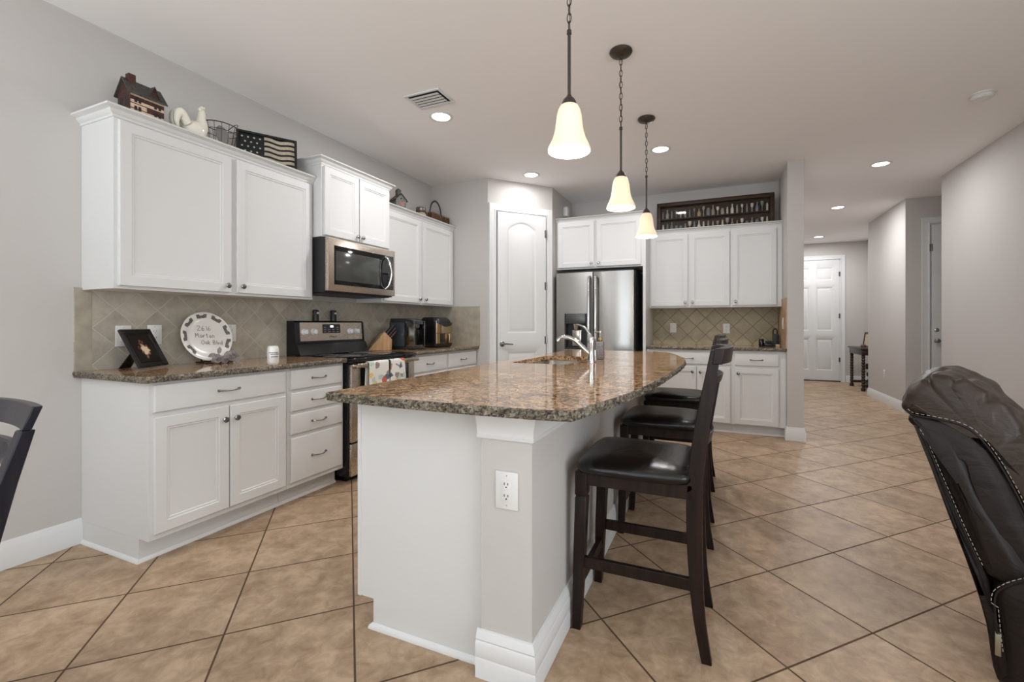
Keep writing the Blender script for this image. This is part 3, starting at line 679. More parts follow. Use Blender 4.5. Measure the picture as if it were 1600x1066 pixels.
# soap bottle
c = empty('soap_dispenser', 'glass soap bottle with printed grey label and brass pump beside the faucet', 'soap dispenser', (2.362, 1.85, HC))
MB().box(-.026, .026, -.026, .026, 0.001, .125, .006).build('bottle', mat('grey_glass', (0.22, 0.21, 0.23), .15, noise_amt=.4, nscale=120), c)
MB().lathe([(0, .124), (.014, .124), (.016, .13), (.016, .142), (.010, .148), (.010, .152), (0, .153)]).build('collar', mat('brass_collar', (.42, .30, .15), .3, 1.0), c)
MB().tube([(0, 0, .150), (0, 0, .196)], .0045, 8).tube([(-.004, 0, .193), (-.036, 0, .193), (-.044, 0, .186)], .0055, 8).lathe([(0, .19), (.012, .19), (.012, .2), (0, .202)]).build('pump', mat('champagne_metal', (.62, .55, .45), .25, 1.0), c)

# ---------------------------------------------------------------- stove
c = empty('stove', 'black and stainless electric stove with glass cooktop and towels on its door handle', 'stove', (0, 0, 0), RL)
X0, X1 = 1.217, 1.953
MB().box(X0, X1, -.652, -.02, .045, .875, .003).box(X0 + .03, X1 - .03, -.60, -.05, 0, .045).build('stove_body', M['black'], c)
mb = MB().box(X0 - .003, X1 + .003, -.690, -.02, .876, .914, .006); mb.box(X0 + .012, X1 - .012, -.672, -.10, .914, .9185, .001)
ck = mb.build('cooktop', M['blackglass'], c)
bm_ = MB()
for ex, ey, er in ((1.40, -.50, .115), (1.78, -.50, .085), (1.40, -.24, .085), (1.78, -.24, .105)):
    for rr in (er, er * .62): bm_.tube([(ex + rr * math.cos(a * PI / 24), ey + rr * math.sin(a * PI / 24), .9187) for a in range(48)], .0008, 4, closed=True)
bm_.build('burner_ring', mat('burner_grey', (.12, .12, .12), .4), ck)
mb = MB().box(X0 + .004, X1 - .004, -.680, -.652, .298, .868, .005)
dr = mb.build('oven_door', M['steel_h'], c)
MB().box(X0 + .085, X1 - .085, -.6835, -.679, .405, .835, .003).build('oven_window', M['blackglass'], dr)
hb = MB().box(X0 + .01, X1 - .01, -.738, -.716, .846, .878, .007)
for xx in (X0 + .025, X1 - .045): hb.box(xx, xx + .02, -.72, -.675, .85, .872, .004)
hb.build('oven_handle', M['steel_h'], dr)
MB().box(X0 + .004, X1 - .004, -.676, -.652, .050, .286, .005).build('storage_drawer', M['steel_h'], c)
# backguard: profile in (y', z) swept across
def prof_x(mb, pts, x0, x1):   # pts (y, z)
    return mb.loft([[Vector((x, y, z)) for y, z in pts] for x in (x0, x1)])
bg = prof_x(MB(), [(-.014, .915), (-.165, .920), (-.155, .945), (-.125, 1.005), (-.112, 1.01), (-.098, 1.178), (-.085, 1.190), (-.014, 1.190)], X0 + .002, X1 - .002).build('backguard', M['black'], c)
pnl = MB()
pn0, pn1 = Vector((0, -.1125, 1.028)), Vector((0, -.1010, 1.176))
nrm = Vector((0, -(pn1.z - pn0.z), (pn1.y - pn0.y))).normalized()
def quadslab(mb, x0, x1, a, b, t0, t1):
    P = lambda x, q, t: Vector((x, q.y, q.z)) + nrm * t
    mb.loft([[P(x0, a, t), P(x1, a, t), P(x1, b, t), P(x0, b, t)] for t in (t0, t1)])
quadslab(pnl, 1.262, 1.918, pn0, pn1, -.002, .004)
pnl = pnl.build('control_panel', M['steel_h'], bg)
def pz(z): return pn0 + (pn1 - pn0) * ((z - pn0.z) / (pn1.z - pn0.z))
ds = MB(); quadslab(ds, 1.478, 1.665, pz(1.088), pz(1.162), .004, .0055); ds = ds.build('display', M['blackglass'], pnl)
dd = MB(); quadslab(dd, 1.558, 1.592, pz(1.136), pz(1.152), .0055, .0062); dd.build('clock_digits', mat('display_glow', (1, 1, 1), .5, emit=(.85, .95, 1), estr=1.2), ds)
bt = MB()
for i in range(4):
    for j in range(3):
        if j == 2 and i in (1, 2): continue
        quadslab(bt, 1.490 + i * .045, 1.512 + i * .045, pz(1.096 + j * .018), pz(1.104 + j * .018), .0055, .0058)
bt.build('buttons', mat('button_grey', (.16, .16, .16), .5), ds)
tilt = math.atan2(nrm.z, -nrm.y)
for kx in (1.300, 1.388, 1.775, 1.850):
    mt = Matrix.Translation(Vector((kx, pz(1.100).y, 1.100)) + nrm * .004) @ Matrix.Rotation(PI / 2 - tilt, 4, 'X')
    kb = MB().lathe([(0, 0), (.027, 0), (.026, .006), (.021, .010), (.019, .026), (.016, .029), (0, .030)], seg=24, mtx=mt).box(-.0045, .0045, -.019, .019, .024, .038, .002, mtx=mt)
    kb.build('control_knob', mat('knob_white', (.78, .78, .80), .25), pnl)
text_obj('brand_lettering', 'Whirlpool', .019, Matrix.Translation(Vector((1.585, pz(1.058).y, 1.058)) + nrm * .0045) @ Matrix.Rotation(PI / 2 - tilt, 4, 'X'), M['grille'], pnl)

# things resting on the stove's backguard
for i, (yy, lab) in enumerate(((1.455, 'small black spice grinder on the stove backguard, the left one'), (1.64, 'small black spice grinder on the stove backguard, the right one'))):
    t = empty('spice_grinder', lab, 'grinder', (.058, yy, 1.1905), 0, 'grinders on the stove backguard')
    MB().lathe([(0, 0), (.024, 0), (.0245, .04), (.022, .062), (.0245, .07), (.0245, .085), (.018, .092), (0, .094)], seg=24).build('grinder_body', M['grille'], t)
    MB().box(.019, .0262, -.008, .012, .058, .074, .003).build('emblem', M['plate'], t)

# dish towels on the oven handle
def towel_mat(name, seed):
    m, nt, b = new_mat(name); tc = nt.nodes.new('ShaderNodeTexCoord')
    v = nt.nodes.new('ShaderNodeTexVoronoi'); v.inputs['Scale'].default_value = 26; lk(nt, tc.outputs['Object'], v.inputs['Vector'])
    sx = nt.nodes.new('ShaderNodeSeparateColor'); lk(nt, v.outputs['Color'], sx.inputs[0])
    cr = nt.nodes.new('ShaderNodeValToRGB'); cr.color_ramp.interpolation = 'CONSTANT'; e = cr.color_ramp.elements
    cols = [(0, (.72, .70, .64)), (.46, (.45, .55, .50)), (.60, (.70, .50, .16)), (.70, (.30, .22, .22)), (.78, (.50, .12, .08)), (.84, (.10, .14, .18)), (.90, (.74, .72, .66))]
    e[0].position = 0; e[0].color = (*cols[0][1], 1); e[1].position = cols[-1][0]; e[1].color = (*cols[-1][1], 1)
    for p, cc in cols[1:-1]: q = e.new(p); q.color = (*cc, 1)
    ad = math_n(nt, 'FRACT', math_n(nt, 'ADD', sx.outputs[0], seed)); lk(nt, ad, cr.inputs['Fac']); lk(nt, cr.outputs['Color'], b.inputs['Base Color']); b.inputs['Roughness'].default_value = .95
    return m
def towel(y0, y1, lab, seed, dark):
    bm = bmesh.new(); n = 22; cols = []
    path = []
    for k in range(9): a = PI * k / 8; path.append((.727 - math.cos(a) * .017, .866 + .0185 * math.sin(a)))   # over the bar: from door side (x .710) to room side (.744)
    path = [(.7135, .62 + .035 * k) for k in range(7)] + path + [(.7445 + .0008 * k, .84 - .034 * k) for k in range(9)]
    for j in range(n + 1):
        t = j / n; y = y0 + (y1 - y0) * t; L = []
        for i, (x, z) in enumerate(path):
            fold = .006 * math.sin(t * 9 + seed) * max(0, (.86 - z) / .25)
            if x < .722: fold = 0
            yy = y + (0.5 - t) * -.10 * max(0, (.86 - z)) 
            L.append(bm.verts.new((x + fold + .0055 * (x > .73), yy, z)))
        cols.append(L)
    for j in range(n):
        for i in range(len(path) - 1): bm.faces.new((cols[j][i], cols[j][i + 1], cols[j + 1][i + 1], cols[j + 1][i]))
    me = bpy.data.meshes.new('dish_towel'); bm.to_mesh(me); bm.free()
    for p in me.polygons: p.use_smooth = True
    me.materials.append(towel_mat('towel_print_%s' % dark, seed * .13)); o = bpy.data.objects.new('dish_towel', me); COL.objects.link(o)
    md = o.modifiers.new('thickness', 'SOLIDIFY'); md.thickness = .0035; md.offset = 0
    tag(o, lab, 'towel', 'dish towels on the oven handle')
towel(1.325, 1.535, 'patterned dish towel with teal and yellow patches on the oven handle, the left one', 1.0, 'left')
towel(1.560, 1.730, 'patterned dish towel on the oven handle, the right one with the orange edge', 4.3, 'right')

# ---------------------------------------------------------------- microwave
c = empty('microwave', 'stainless over-the-range microwave with curved chrome handle', 'microwave', (0, 0, 0), RL)
X0, X1 = 1.214, 1.958
MB().box(X0, X1, -.425, -.012, 1.405, 1.820, .002).build('microwave_body', M['grille'], c)
fr = MB().box(X0, X1, -.460, -.425, 1.415, 1.816, .004).build('microwave_door', M['steel_h'], c)
MB().box(X0 + .055, X1 - .022, -.4625, -.459, 1.465, 1.762, .002).build('door_glass', M['blackglass'], fr)
MB().box(X0 + .068, X1 - .20, -.4633, -.462, 1.497, 1.722, .0005).build('window', M['ovenglass'], fr)
kp = MB()
for i in range(3):
    for j in range(5): kp.box(X1 - .095 + i * .022, X1 - .082 + i * .022, -.4632, -.4622, 1.500 + j * .028, 1.508 + j * .028)
kp.box(X1 - .098, X1 - .035, -.4632, -.4622, 1.68, 1.70)
kp.build('keypad', mat('keypad_grey', (.10, .10, .10), .5), fr)
hp = cr_spline([(X1 - .130, -.462, 1.750), (X1 - .120, -.492, 1.715), (X1 - .105, -.510, 1.612), (X1 - .120, -.492, 1.505), (X1 - .130, -.462, 1.470)], 8)
MB().tube(hp, .011, 12, flat=(1, .7)).build('door_handle', M['chrome'], fr)
text_obj('brand_lettering', 'Whirlpool', .024, Matrix.Translation((1.585, -.4606, 1.789)) @ Matrix.Rotation(PI / 2, 4, 'X'), mat('silver_print', (.75, .73, .72), .4), fr)
MB().box(X0 + .02, X1 - .02, -.41, -.06, 1.398, 1.405).build('vent_grille', M['grille'], c)

# ---------------------------------------------------------------- refrigerator
c = empty('refrigerator', 'tall stainless french-door refrigerator with ice and water dispenser', 'refrigerator', (0, 0, 0))
MB().box(1.345, 2.268, 3.862, 4.52, .03, 1.775, .004).box(1.36, 2.25, 3.88, 4.4, 0, .03).build('refrigerator_body', M['grille'], c)
def curved_door(mb, x0, x1, z0, z1, y, bul, t=.065, n=14, hole=None):
    L = []
    xs = [x0 + (x1 - x0) * i / n for i in range(n + 1)]
    def fy(x): u = (x - x0) / (x1 - x0) * 2 - 1; return y - bul * (1 - abs(u) ** 2.6)
    for z in (z0, z1): L.append([Vector((x, fy(x), z)) for x in xs] + [Vector((x1, y + t, z)), Vector((x0, y + t, z))])
    return mb.loft(L)
DX = ((1.350, 1.792), (1.803, 2.263))
FY = 3.79
d = MB().box(DX[0][0], 1.452, FY - .004, FY + .065, .735, 1.768).box(1.729, DX[0][1], FY - .004, FY + .065, .735, 1.768)
# the left door's centre above and below the dispenser recess
d.box(1.452, 1.729, FY - .004, FY + .065, 1.286, 1.768).box(1.452, 1.729, FY - .004, FY + .065, .735, .865)
dl = d.build('refrigerator_door', M['steel_v'], c)
drr = curved_door(MB(), DX[1][0], DX[1][1], .735, 1.768, FY, .014).build('refrigerator_door', M['steel_v'], c)
fz = curved_door(MB(), DX[0][0], DX[1][1], .06, .722, FY, .012).build('freezer_drawer', M['steel_v'], c)
def fhandle(par, x):
    pts = cr_spline([(x, FY - .008, 1.715), (x, FY - .040, 1.70), (x, FY - .056, 1.66), (x, FY - .062, 1.25), (x, FY - .056, .84), (x, FY - .040, .80), (x, FY - .008, .785)], 5)
    MB().tube(pts, .0135, 12, flat=(1, 1.15)).build('door_handle', M['chrome'], par)
fhandle(dl, 1.757); fhandle(drr, 1.838)
MB().tube(cr_spline([(1.45, FY - .008, .655), (1.46, FY - .055, .655), (1.80, FY - .060, .655), (2.15, FY - .055, .655), (2.16, FY - .008, .655)], 6), .0135, 12).build('drawer_handle', M['chrome'], fz)
dp = MB().box(1.452, 1.729, FY + .055, FY + .0649, .865, 1.286).box(1.452, 1.470, FY - .006, FY + .055, .865, 1.286).box(1.711, 1.729, FY - .006, FY + .055, .865, 1.286).box(1.452, 1.729, FY - .01, FY + .055, .865, .885).build('dispenser', M['grille'], dl)
MB().box(1.472, 1.708, FY - .012, FY + .03, 1.168, 1.284, .004).build('dispenser_display', mat('display_grey', (.10, .10, .10), .3, metal=.6), dp)
MB().lathe([(0, 1.095), (.03, 1.095), (.045, 1.165), (0, 1.166)], (1.59, FY + .022, 0)).build('nozzle', M['steel_sink'], dp)
MB().box(1.555, 1.625, FY + .02, FY + .03, .975, 1.09, .004).box(1.535, 1.645, FY + .035, FY + .05, .90, 1.09, .004).build('paddle', M['steel_sink'], dp)
for i, (xx, zz) in enumerate(((2.10, 0),)): pass
MB().box(1.36, 2.255, 3.80, 3.87, 1.770, 1.785, .002).build('hinge_cover', M['grille'], c)

# ---------------------------------------------------------------- wall outlets and switches
def outlet(label, loc, rz, kind='duplex', w_=.074, h_=.118):
    t = empty('wall_outlet' if kind != 'switch' else 'light_switch', label, 'outlet' if kind != 'switch' else 'switch', loc, rz)
    MB().box(-w_ / 2, w_ / 2, -.006, -.0006, -h_ / 2, h_ / 2, .002).build('cover_plate', M['plate'], t)
    if kind == 'duplex':
        MB().box(-.0165, .0165, -.0085, -.005, -.0335, .0335, .0015).build('receptacle', M['plate'], t)
        sl = MB()
        for z in (.019, -.019):
            for x in (-.0065, .0065): sl.box(x - .0012, x + .0012, -.0092, -.0083, z - .0005, z + .0075)
            sl.lathe([(0, 0), (.0026, 0), (.0026, .0008), (0, .0009)], seg=10, mtx=Matrix.Translation((0, -.0084, z - .007)) @ Matrix.Rotation(PI / 2, 4, 'X'))
        sl.build('slots', M['grille'], t)
    elif kind == 'switch':
        MB().box(-.0165, .0165, -.009, -.005, -.033, .033, .002).build('rocker', M['plate'], t)
    sc_ = MB()
    for z in (.048, -.048): sc_.lathe([(0, 0), (.003, 0), (.002, .001), (0, .0012)], seg=8, mtx=Matrix.Translation((0, -.006, z)) @ Matrix.Rotation(PI / 2, 4, 'X'))
    sc_.build('screws', mat('screw_grey', (.45, .44, .43), .4) if 'screw_grey' not in bpy.data.materials else bpy.data.materials['screw_grey'], t)
outlet('white wall switch half hidden behind the black picture frame', (.0115, .176, 1.098), RL, 'switch')
outlet('white duplex outlet on the backsplash between picture frame and plate', (.0115, .329, 1.101), RL)
outlet('white outlet partly hidden behind the right side of the plate', (.0115, .782, 1.102), RL)
outlet('white outlet on the back wall backsplash nearer the refrigerator', (2.619, 4.5405, 1.115), 0, 'switch')
outlet('white duplex outlet on the back wall backsplash above the bar stool backs', (3.222, 4.5405, 1.11), 0)
outlet('pale switch plate edge-on on the warm side backsplash of the divider wall', (3.7585, 4.08, 1.17), -RL, 'switch')
outlet('white duplex outlet on the end of the island wall', (2.501, .0495, .627), 0, 'duplex', .080, .122)
outlet('small white outlet low on the hallway wall', (5.3845, 6.82, .43), -RL)

# ---------------------------------------------------------------- bar stools (local: facing -X)
st = empty('bar_stool', 'dark wood bar stool with black cushion nearest the camera', 'bar stool', (2.86, .565, 0), 0, 'bar stools at the island')
W2 = .172
def leg_mb(pts, ws):   # pts centre line, ws (half x, half y)
    return MB().loft([[Vector((p[0] + sx * q[0], p[1] + sy * q[1], p[2])) for sx, sy in ((-1, -1), (1, -1), (1, 1), (-1, 1))] for p, q in zip(pts, ws)])
def bev(o, wd=.003):
    m = o.modifiers.new('soft_edges', 'BEVEL'); m.width = wd; m.segments = 2; m.limit_method = 'ANGLE'; return o
for sy in (-1, 1):
    x = -.208; y = sy * (W2 - .004)
    bev(leg_mb([(x - .020, y, 0), (x - .010, y, .26), (x, y, .505), (x, y, .512), (x, y, .520), (x, y, .535), (x, y, .545), (x, y, .605)],
           [(.0165, .0165), (.021, .021), (.0225, .0225), (.019, .019), (.023, .023), (.023, .023), (.0225, .0225), (.0225, .0225)]).build('leg', M['espresso'], st), .002)
    rear = [(.236, 0), (.212, .15), (.201, .30), (.196, .45), (.198, .60), (.212, .74), (.232, .88), (.252, 1.0), (.264, 1.078)]
    hx = [.017, .020, .0235, .026, .027, .026, .023, .019, .016]
    pp = cr_spline([Vector((a, y, b)) for a, b in rear], 4); hh = cr_spline([Vector((q, 0, 0)) for q in hx], 4)
    bev(leg_mb(pp, [(q.x, .015) for q in hh]).build('leg', M['espresso'], st), .003)
# apron, stretchers
ap = MB()
for sy in (-1, 1): ap.box(-.205, .19, sy * W2 - .011, sy * W2 + .011, .556, .607)
ap.box(-.222, -.198, -W2, W2, .556, .607).box(.182, .206, -W2, W2, .556, .607)
bev(ap.build('seat_frame', M['espresso'], st), .002)
for sy in (-1, 1): bev(MB().box(-.215, .20, sy * W2 - .010, sy * W2 + .010, .240, .282).build('stretcher', M['espresso'], st), .002)
bev(MB().box(-.228, -.206, -W2, W2, .165, .205).build('stretcher', M['espresso'], st), .002)
bev(MB().box(.196, .214, -W2, W2, .30, .335).build('stretcher', M['espresso'], st), .002)
# cushion
rings = []
for ins, z in ((.010, .607), (0, .612), (-.006, .626), (-.004, .640), (.012, .652), (.045, .661), (.10, .667)):
    L = []
    for k in range(48):
        a = 2 * PI * k / 48; ca, sa = math.cos(a), math.sin(a); ex = .28
        px = (.208 - ins) * math.copysign(abs(ca) ** ex, ca); py = (.222 - ins * 1.05 - .012 * (px > 0) * px / .2) * math.copysign(abs(sa) ** ex, sa)
        dip = -.006 * math.exp(-(py / .12) ** 2) if z > .65 else 0
        L.append(Vector((px - .018, py, z + dip)))
    rings.append(L)
MB().loft(rings).build('seat_cushion', M['black_leather'], st, 60)
# backrest rails follow a shallow curve
def rail(z0, z1, xo, th, bow, name='back_rail', yext=W2 - .012, hump=0.0):
    L = []
    for k in range(13):
        t = k / 12 * 2 - 1; y = t * yext; x = xo + bow * (1 - t * t)
        L.append([Vector((x - th / 2 + (z0 - z1) * -.0, y, z0)), Vector((x + th / 2, y, z0)), Vector((x + th / 2 + .008, y, z1 + hump * (1 - t * t))), Vector((x - th / 2 + .008, y, z1 + hump * (1 - t * t)))])
    return bev(MB().loft(L).build(name, M['espresso'], st), .003)
rail(1.030, 1.084, .268, .030, .035, 'crest_rail', W2 + .016, .004)
rail(.955, .985, .243, .020, .030)
rail(.735, .775, .212, .020, .028)
for t in (-.62, 0, .62):
    y = t * (W2 - .03); bb = 1 - (y / (W2 - .012)) ** 2
    bev(leg_mb([(.214 + .028 * bb, y, .77), (.228 + .029 * bb, y, .86), (.243 + .030 * bb, y, .96)], [(.006, .022)] * 3).build('back_splat', M['espresso'], st), .002)
for yy, lab in ((1.410, 'dark wood bar stool with black cushion, the middle one of three along the island'), (2.265, 'dark wood bar stool with black cushion, the farthest one along the island')):
    s2 = copy_tree(st); s2.location = (2.86, yy, 0); s2['label'] = lab

# ---------------------------------------------------------------- dining chair at the left edge
c = empty('dining_chair', 'dark blue-black wooden dining chair cut off by the left edge of the photo', 'dining chair', (1.224, -.99, 0))
for sx in (-1, 1):
    x = sx * .185
    bev(leg_mb([(x, .262, 0), (x, .222, .2), (x, .210, .42), (x * 1.01, .226, .55), (x * 1.05, .270, .75), (x * 1.085, .305, .884)], [(.018, .020), (.020, .023), (.021, .024), (.020, .021), (.019, .018), (.018, .014)]).build('leg', M['dining'], c), .003)
    bev(leg_mb([(x, -.20, 0), (x, -.20, .44)], [(.017, .017), (.021, .021)]).build('leg', M['dining'], c), .003)
MB().box(-.215, .215, -.235, .215, .44, .475, .010).build('seat', M['dining'], c)
mb = MB().box(-.19, .19, -.21, -.19, .37, .44).box(-.19, .19, .195, .215, .37, .44)
for sx in (-1, 1): mb.box(sx * .19 - .01, sx * .19 + .01, -.2, .2, .37, .44)
mb.build('seat_frame', M['dining'], c)
def drail(z0, z1, y0, y1, bow, ext, name):
    L = []
    for k in range(13):
        t = k / 12 * 2 - 1; x = t * ext; yy = bow * (1 - t * t)
        L.append([Vector((x, y0 - .010 + yy, z0)), Vector((x, y0 + .010 + yy, z0)), Vector((x, y1 + .010 + yy, z1)), Vector((x, y1 - .010 + yy, z1))])
    return bev(MB().loft(L).build(name, M['dining'], c), .003)
drail(.885, .945, .300, .322, .028, .221, 'crest_rail'); drail(.790, .845, .276, .291, .030, .178, 'back_slat'); drail(.685, .735, .254, .264, .030, .176, 'back_slat'); drail(.575, .625, .230, .240, .028, .174, 'back_slat')

# ---------------------------------------------------------------- recliner (local: facing +X, near side at Y=0 -> world rotated)
ra = math.atan2(-.374, .927)
P0x, P0y = 3.745, 0.743
rc = empty('recliner', 'dark brown leather recliner with contrast stitching seen from its side', 'recliner', (P0x, P0y, 0), ra)
def puffy(pts, v0, v1, name, m, r=.03, sub=5, bulge=.02, closed=True, lab=None, wr=0.0, seed=0, folds=()):
    P = cr_spline([Vector((a, 0, b)) for a, b in pts], sub, True); n = len(P)
    cx = sum(p.x for p in P) / n; cz = sum(p.z for p in P) / n
    area2 = sum(P[i].x * P[(i + 1) % n].z - P[(i + 1) % n].x * P[i].z for i in range(n)); sgn = 1 if area2 > 0 else -1
    NN = []
    for i in range(n):
        t = (P[(i + 1) % n] - P[i - 1]).normalized(); NN.append(Vector((t.z, 0, -t.x)) * sgn)
    mb = MB(); rings = []
    prof = [(.0, r * 1.0, 1), (.0, r * .55, 0), (r * .35, r * .12, 0), (r * .9, 0, 0)]
    prof = [(-.0, r * 1.3), (r * .12, r * .6), (r * .45, r * .15), (r, 0)]
    Wd = v1 - v0; vs = [(v0 + a, b) for a, b in prof] + [(v0 + r + (Wd - 2 * r) * k / 30, -bulge * math.sin(PI * k / 30)) for k in range(1, 30)] + [(v1 - a, b) for a, b in reversed(prof)]
    for v, ins in vs:
        L = []
        for i in range(n):
            q = P[i] - NN[i] * ins
            if wr:
                for fi, fd, fw in folds:
                    dd_ = i - (fi + (v - v0) * 34 + 2.0 * math.sin((v - v0) * 14 + fi)); env = math.exp(-((v - v0) / .17) ** 2)
                    q = q - NN[i] * fd * env * math.exp(-(dd_ / fw) ** 2) + NN[i] * fd * .45 * env * math.exp(-((dd_ - 2.6 * fw) / (1.5 * fw)) ** 2)
                q = q + NN[i] * wr * noise.noise(Vector((q.x * 9 + seed, v * 5, q.z * 9))) + NN[i] * wr * .5 * noise.noise(Vector((q.x * 22, v * 11 + seed, q.z * 22)))
            L.append(Vector((q.x, v, q.z)))
        rings.append(L)
    # caps: shrink towards the centre with a slight pillow
    def cap(L, sg):
        out = []
        for s_, b_ in ((.90, .006), (.6, .014), (.25, .018)):
            out.append([Vector((cx + (q.x - cx) * s_, q.y + sg * b_ * .6, cz + (q.z - cz) * s_)) for q in L])
        return out
    rings = list(reversed(cap(rings[0], -1))) + rings + cap(rings[-1], 1)
    mb.loft(rings); o = mb.build(name, m, rc, 80)
    if lab: o['label'] = lab
    return o
# back cushion with its rolled headrest (front face slopes down to the seat)
back = [(-.002, .862), (.008, .910), (.042, .958), (.095, .985), (.150, .980), (.215, .935), (.275, .870), (.345, .790), (.415, .670), (.47, .55), (.50, .46), (.43, .42), (.34, .45), (.27, .60), (.225, .72), (.180, .800), (.140, .832), (.080, .842), (.025, .846)]
bk = puffy(back, .005, .56, 'back_cushion', M['brown_leather'], .028, 12, .012, wr=.014, seed=3, folds=[(30, .016, 1.5), (44, .018, 1.6), (62, .020, 1.8), (76, .022, 1.9), (90, .020, 1.8), (104, .016, 1.8)])
gus = [(.022, .845), (.080, .838), (.142, .828), (.182, .802), (.222, .742), (.262, .655), (.32, .50), (.34, .40), (.25, .36), (.19, .50), (.16, .66), (.13, .765), (.085, .785), (.04, .795), (.012, .82)]
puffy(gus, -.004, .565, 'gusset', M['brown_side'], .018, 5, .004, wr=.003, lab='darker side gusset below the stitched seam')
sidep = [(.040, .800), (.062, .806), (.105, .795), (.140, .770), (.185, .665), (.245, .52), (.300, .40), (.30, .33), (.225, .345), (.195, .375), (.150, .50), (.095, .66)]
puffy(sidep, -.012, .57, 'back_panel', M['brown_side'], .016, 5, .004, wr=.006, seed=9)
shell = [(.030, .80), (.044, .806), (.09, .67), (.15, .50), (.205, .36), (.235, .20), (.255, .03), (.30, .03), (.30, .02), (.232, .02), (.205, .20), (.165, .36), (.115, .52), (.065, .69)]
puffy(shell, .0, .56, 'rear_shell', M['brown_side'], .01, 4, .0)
arm = [(.262, .0), (.256, .06), (.240, .18), (.228, .30), (.243, .345), (.30, .395), (.42, .47), (.60, .52), (.78, .53), (.88, .49), (.90, .40), (.90, .05), (.895, 0.0), (.58, 0.0)]
for v0, v1 in ((-.03, .13), (.44, .60)):
    a = puffy(arm if v0 < 0 else [(q + (.07 if q < .35 else 0), z) for q, z in arm], v0, v1, 'armrest', M['brown_side'], .030, 5, .004, wr=.003, seed=v0)
puffy([(.30, .06), (.30, .34), (.34, .44), (.80, .45), (.88, .40), (.88, .06)], .13, .44, 'seat_cushion', M['brown_leather'], .03, 5, .02)
MB().box(.30, .86, .0, .55, 0.0, .06, .01).build('base', M['grille'], rc)
MB().box(.226, .240, -.036, -.020, .115, .185, .002).build('metal_tag', M['tag'], rc)
# piping and dashed stitches along the seam and the arm edge
def seam(pts, v, stitch_off=(0, -.008), dash=.009, gap=.006, rr=.003, name='piping'):
    P = cr_spline([Vector((a, v, b)) for a, b in pts], 10)
    o = MB().tube(P, rr, 8).build(name, M['brown_side'], rc)
    L = [0]
    for i in range(1, len(P)): L.append(L[-1] + (P[i] - P[i - 1]).length)
    def at(s):
        for i in range(1, len(P)):
            if L[i] >= s: f = (s - L[i - 1]) / (L[i] - L[i - 1]); return P[i - 1].lerp(P[i], f), (P[i] - P[i - 1]).normalized()
        return P[-1], (P[-1] - P[-2]).normalized()
    mb = MB(); s_ = .004
    while s_ + dash < L[-1]:
        q = []
        for ss in (s_, s_ + dash):
            p, t = at(ss); nn = Vector((t.z, 0, -t.x)); 
            if nn.z > 0: nn = -nn
            q.append(p + nn * stitch_off[1] * -1 + Vector((0, stitch_off[0], 0)))
        mb.tube(q, .0009, 6); s_ += dash + gap
    mb.build('stitching', M['thread'], o)
sm = [(.004, .862), (.025, .846), (.080, .840), (.142, .830), (.182, .805), (.222, .747), (.262, .660), (.292, .580), (.335, .46)]
seam(sm, -.006, (-.003, .008))
seam([(.236, .13), (.230, .20), (.226, .290), (.242, .332), (.30, .383), (.42, .452)], -.033, (-.002, .008))
seam([(.038, .800), (.062, .75), (.095, .655), (.150, .495), (.197, .37)], -.012, (-.002, .006), name='piping')

# ---------------------------------------------------------------- pendant lights
def pendant(x, y, lab):
    t = empty('pendant_light', lab, 'pendant light', (x, y, H), 0, 'pendant lights over the island')
    zb = -.94
    MB().lathe([(0, -.001), (.066, -.001), (.068, -.008), (.060, -.020), (.035, -.030), (.010, -.034), (.009, -.045), (0, -.046)], seg=32).build('canopy', M['bronze'], t)
    ch = MB(); z = -.047; k = 0
    while z > -.445:
        L = []
        for i in range(14):
            a = 2 * PI * i / 14; u = .0085 * math.cos(a); vv = .021 * math.sin(a)
            L.append((u, 0, z - .019 + vv) if k % 2 == 0 else (0, u, z - .019 + vv))
        ch.tube(L, .0021, 6, closed=True); z -= .034; k += 1
    ch.tube([(0.003, .003, -.045), (-.006, .004, -.2), (.005, -.004, -.35), (.002, 0, -.47)], .0013, 5)
    ch.build('chain', M['bronze'], t)
    MB().lathe([(0, -.452), (.009, -.455), (.010, -.47), (.0065, -.474), (.0065, -.722), (0, -.723)], seg=14).build('rod', M['bronze'], t)
    MB().lathe([(0, -.712), (.008, -.714), (.012, -.722), (.024, -.735), (.031, -.752), (.031, -.757), (0, -.758)], seg=24).build('socket_cap', M['bronze'], t)
    prof = [(.026, -.754), (.036, -.760), (.044, -.775), (.050, -.800), (.053, -.830), (.057, -.860), (.066, -.890), (.078, -.915), (.085, -.932), (.086, zb)]
    inner = [(r - .004, z_) for r, z_ in reversed(prof)]
    mb = MB(); mb.lathe(prof + [(.084, zb - .001)] + inner[1:], seg=40, cap=False); mb.build('lamp_shade', M['shade'], t, 60)
    MB().lathe([(0, -.775), (.012, -.780), (.016, -.80), (.027, -.83), (.028, -.85), (.018, -.872), (0, -.878)], seg=20).build('bulb', M['bulb'], t)
    l = bpy.data.lights.new('pendant_glow', 'POINT'); l.energy = 8; l.color = (1.0, .84, .66); l.shadow_soft_size = .03
    o = bpy.data.objects.new('pendant_glow', l); COL.objects.link(o); o.location = (x, y, H - .905)
pendant(2.582, .452, 'bell-shaped frosted pendant light nearest the camera, its canopy out of view')
pendant(2.596, 1.414, 'bell-shaped frosted pendant light over the middle of the island')
pendant(2.607, 2.368, 'bell-shaped frosted pendant light farthest away, in front of the back cabinets')

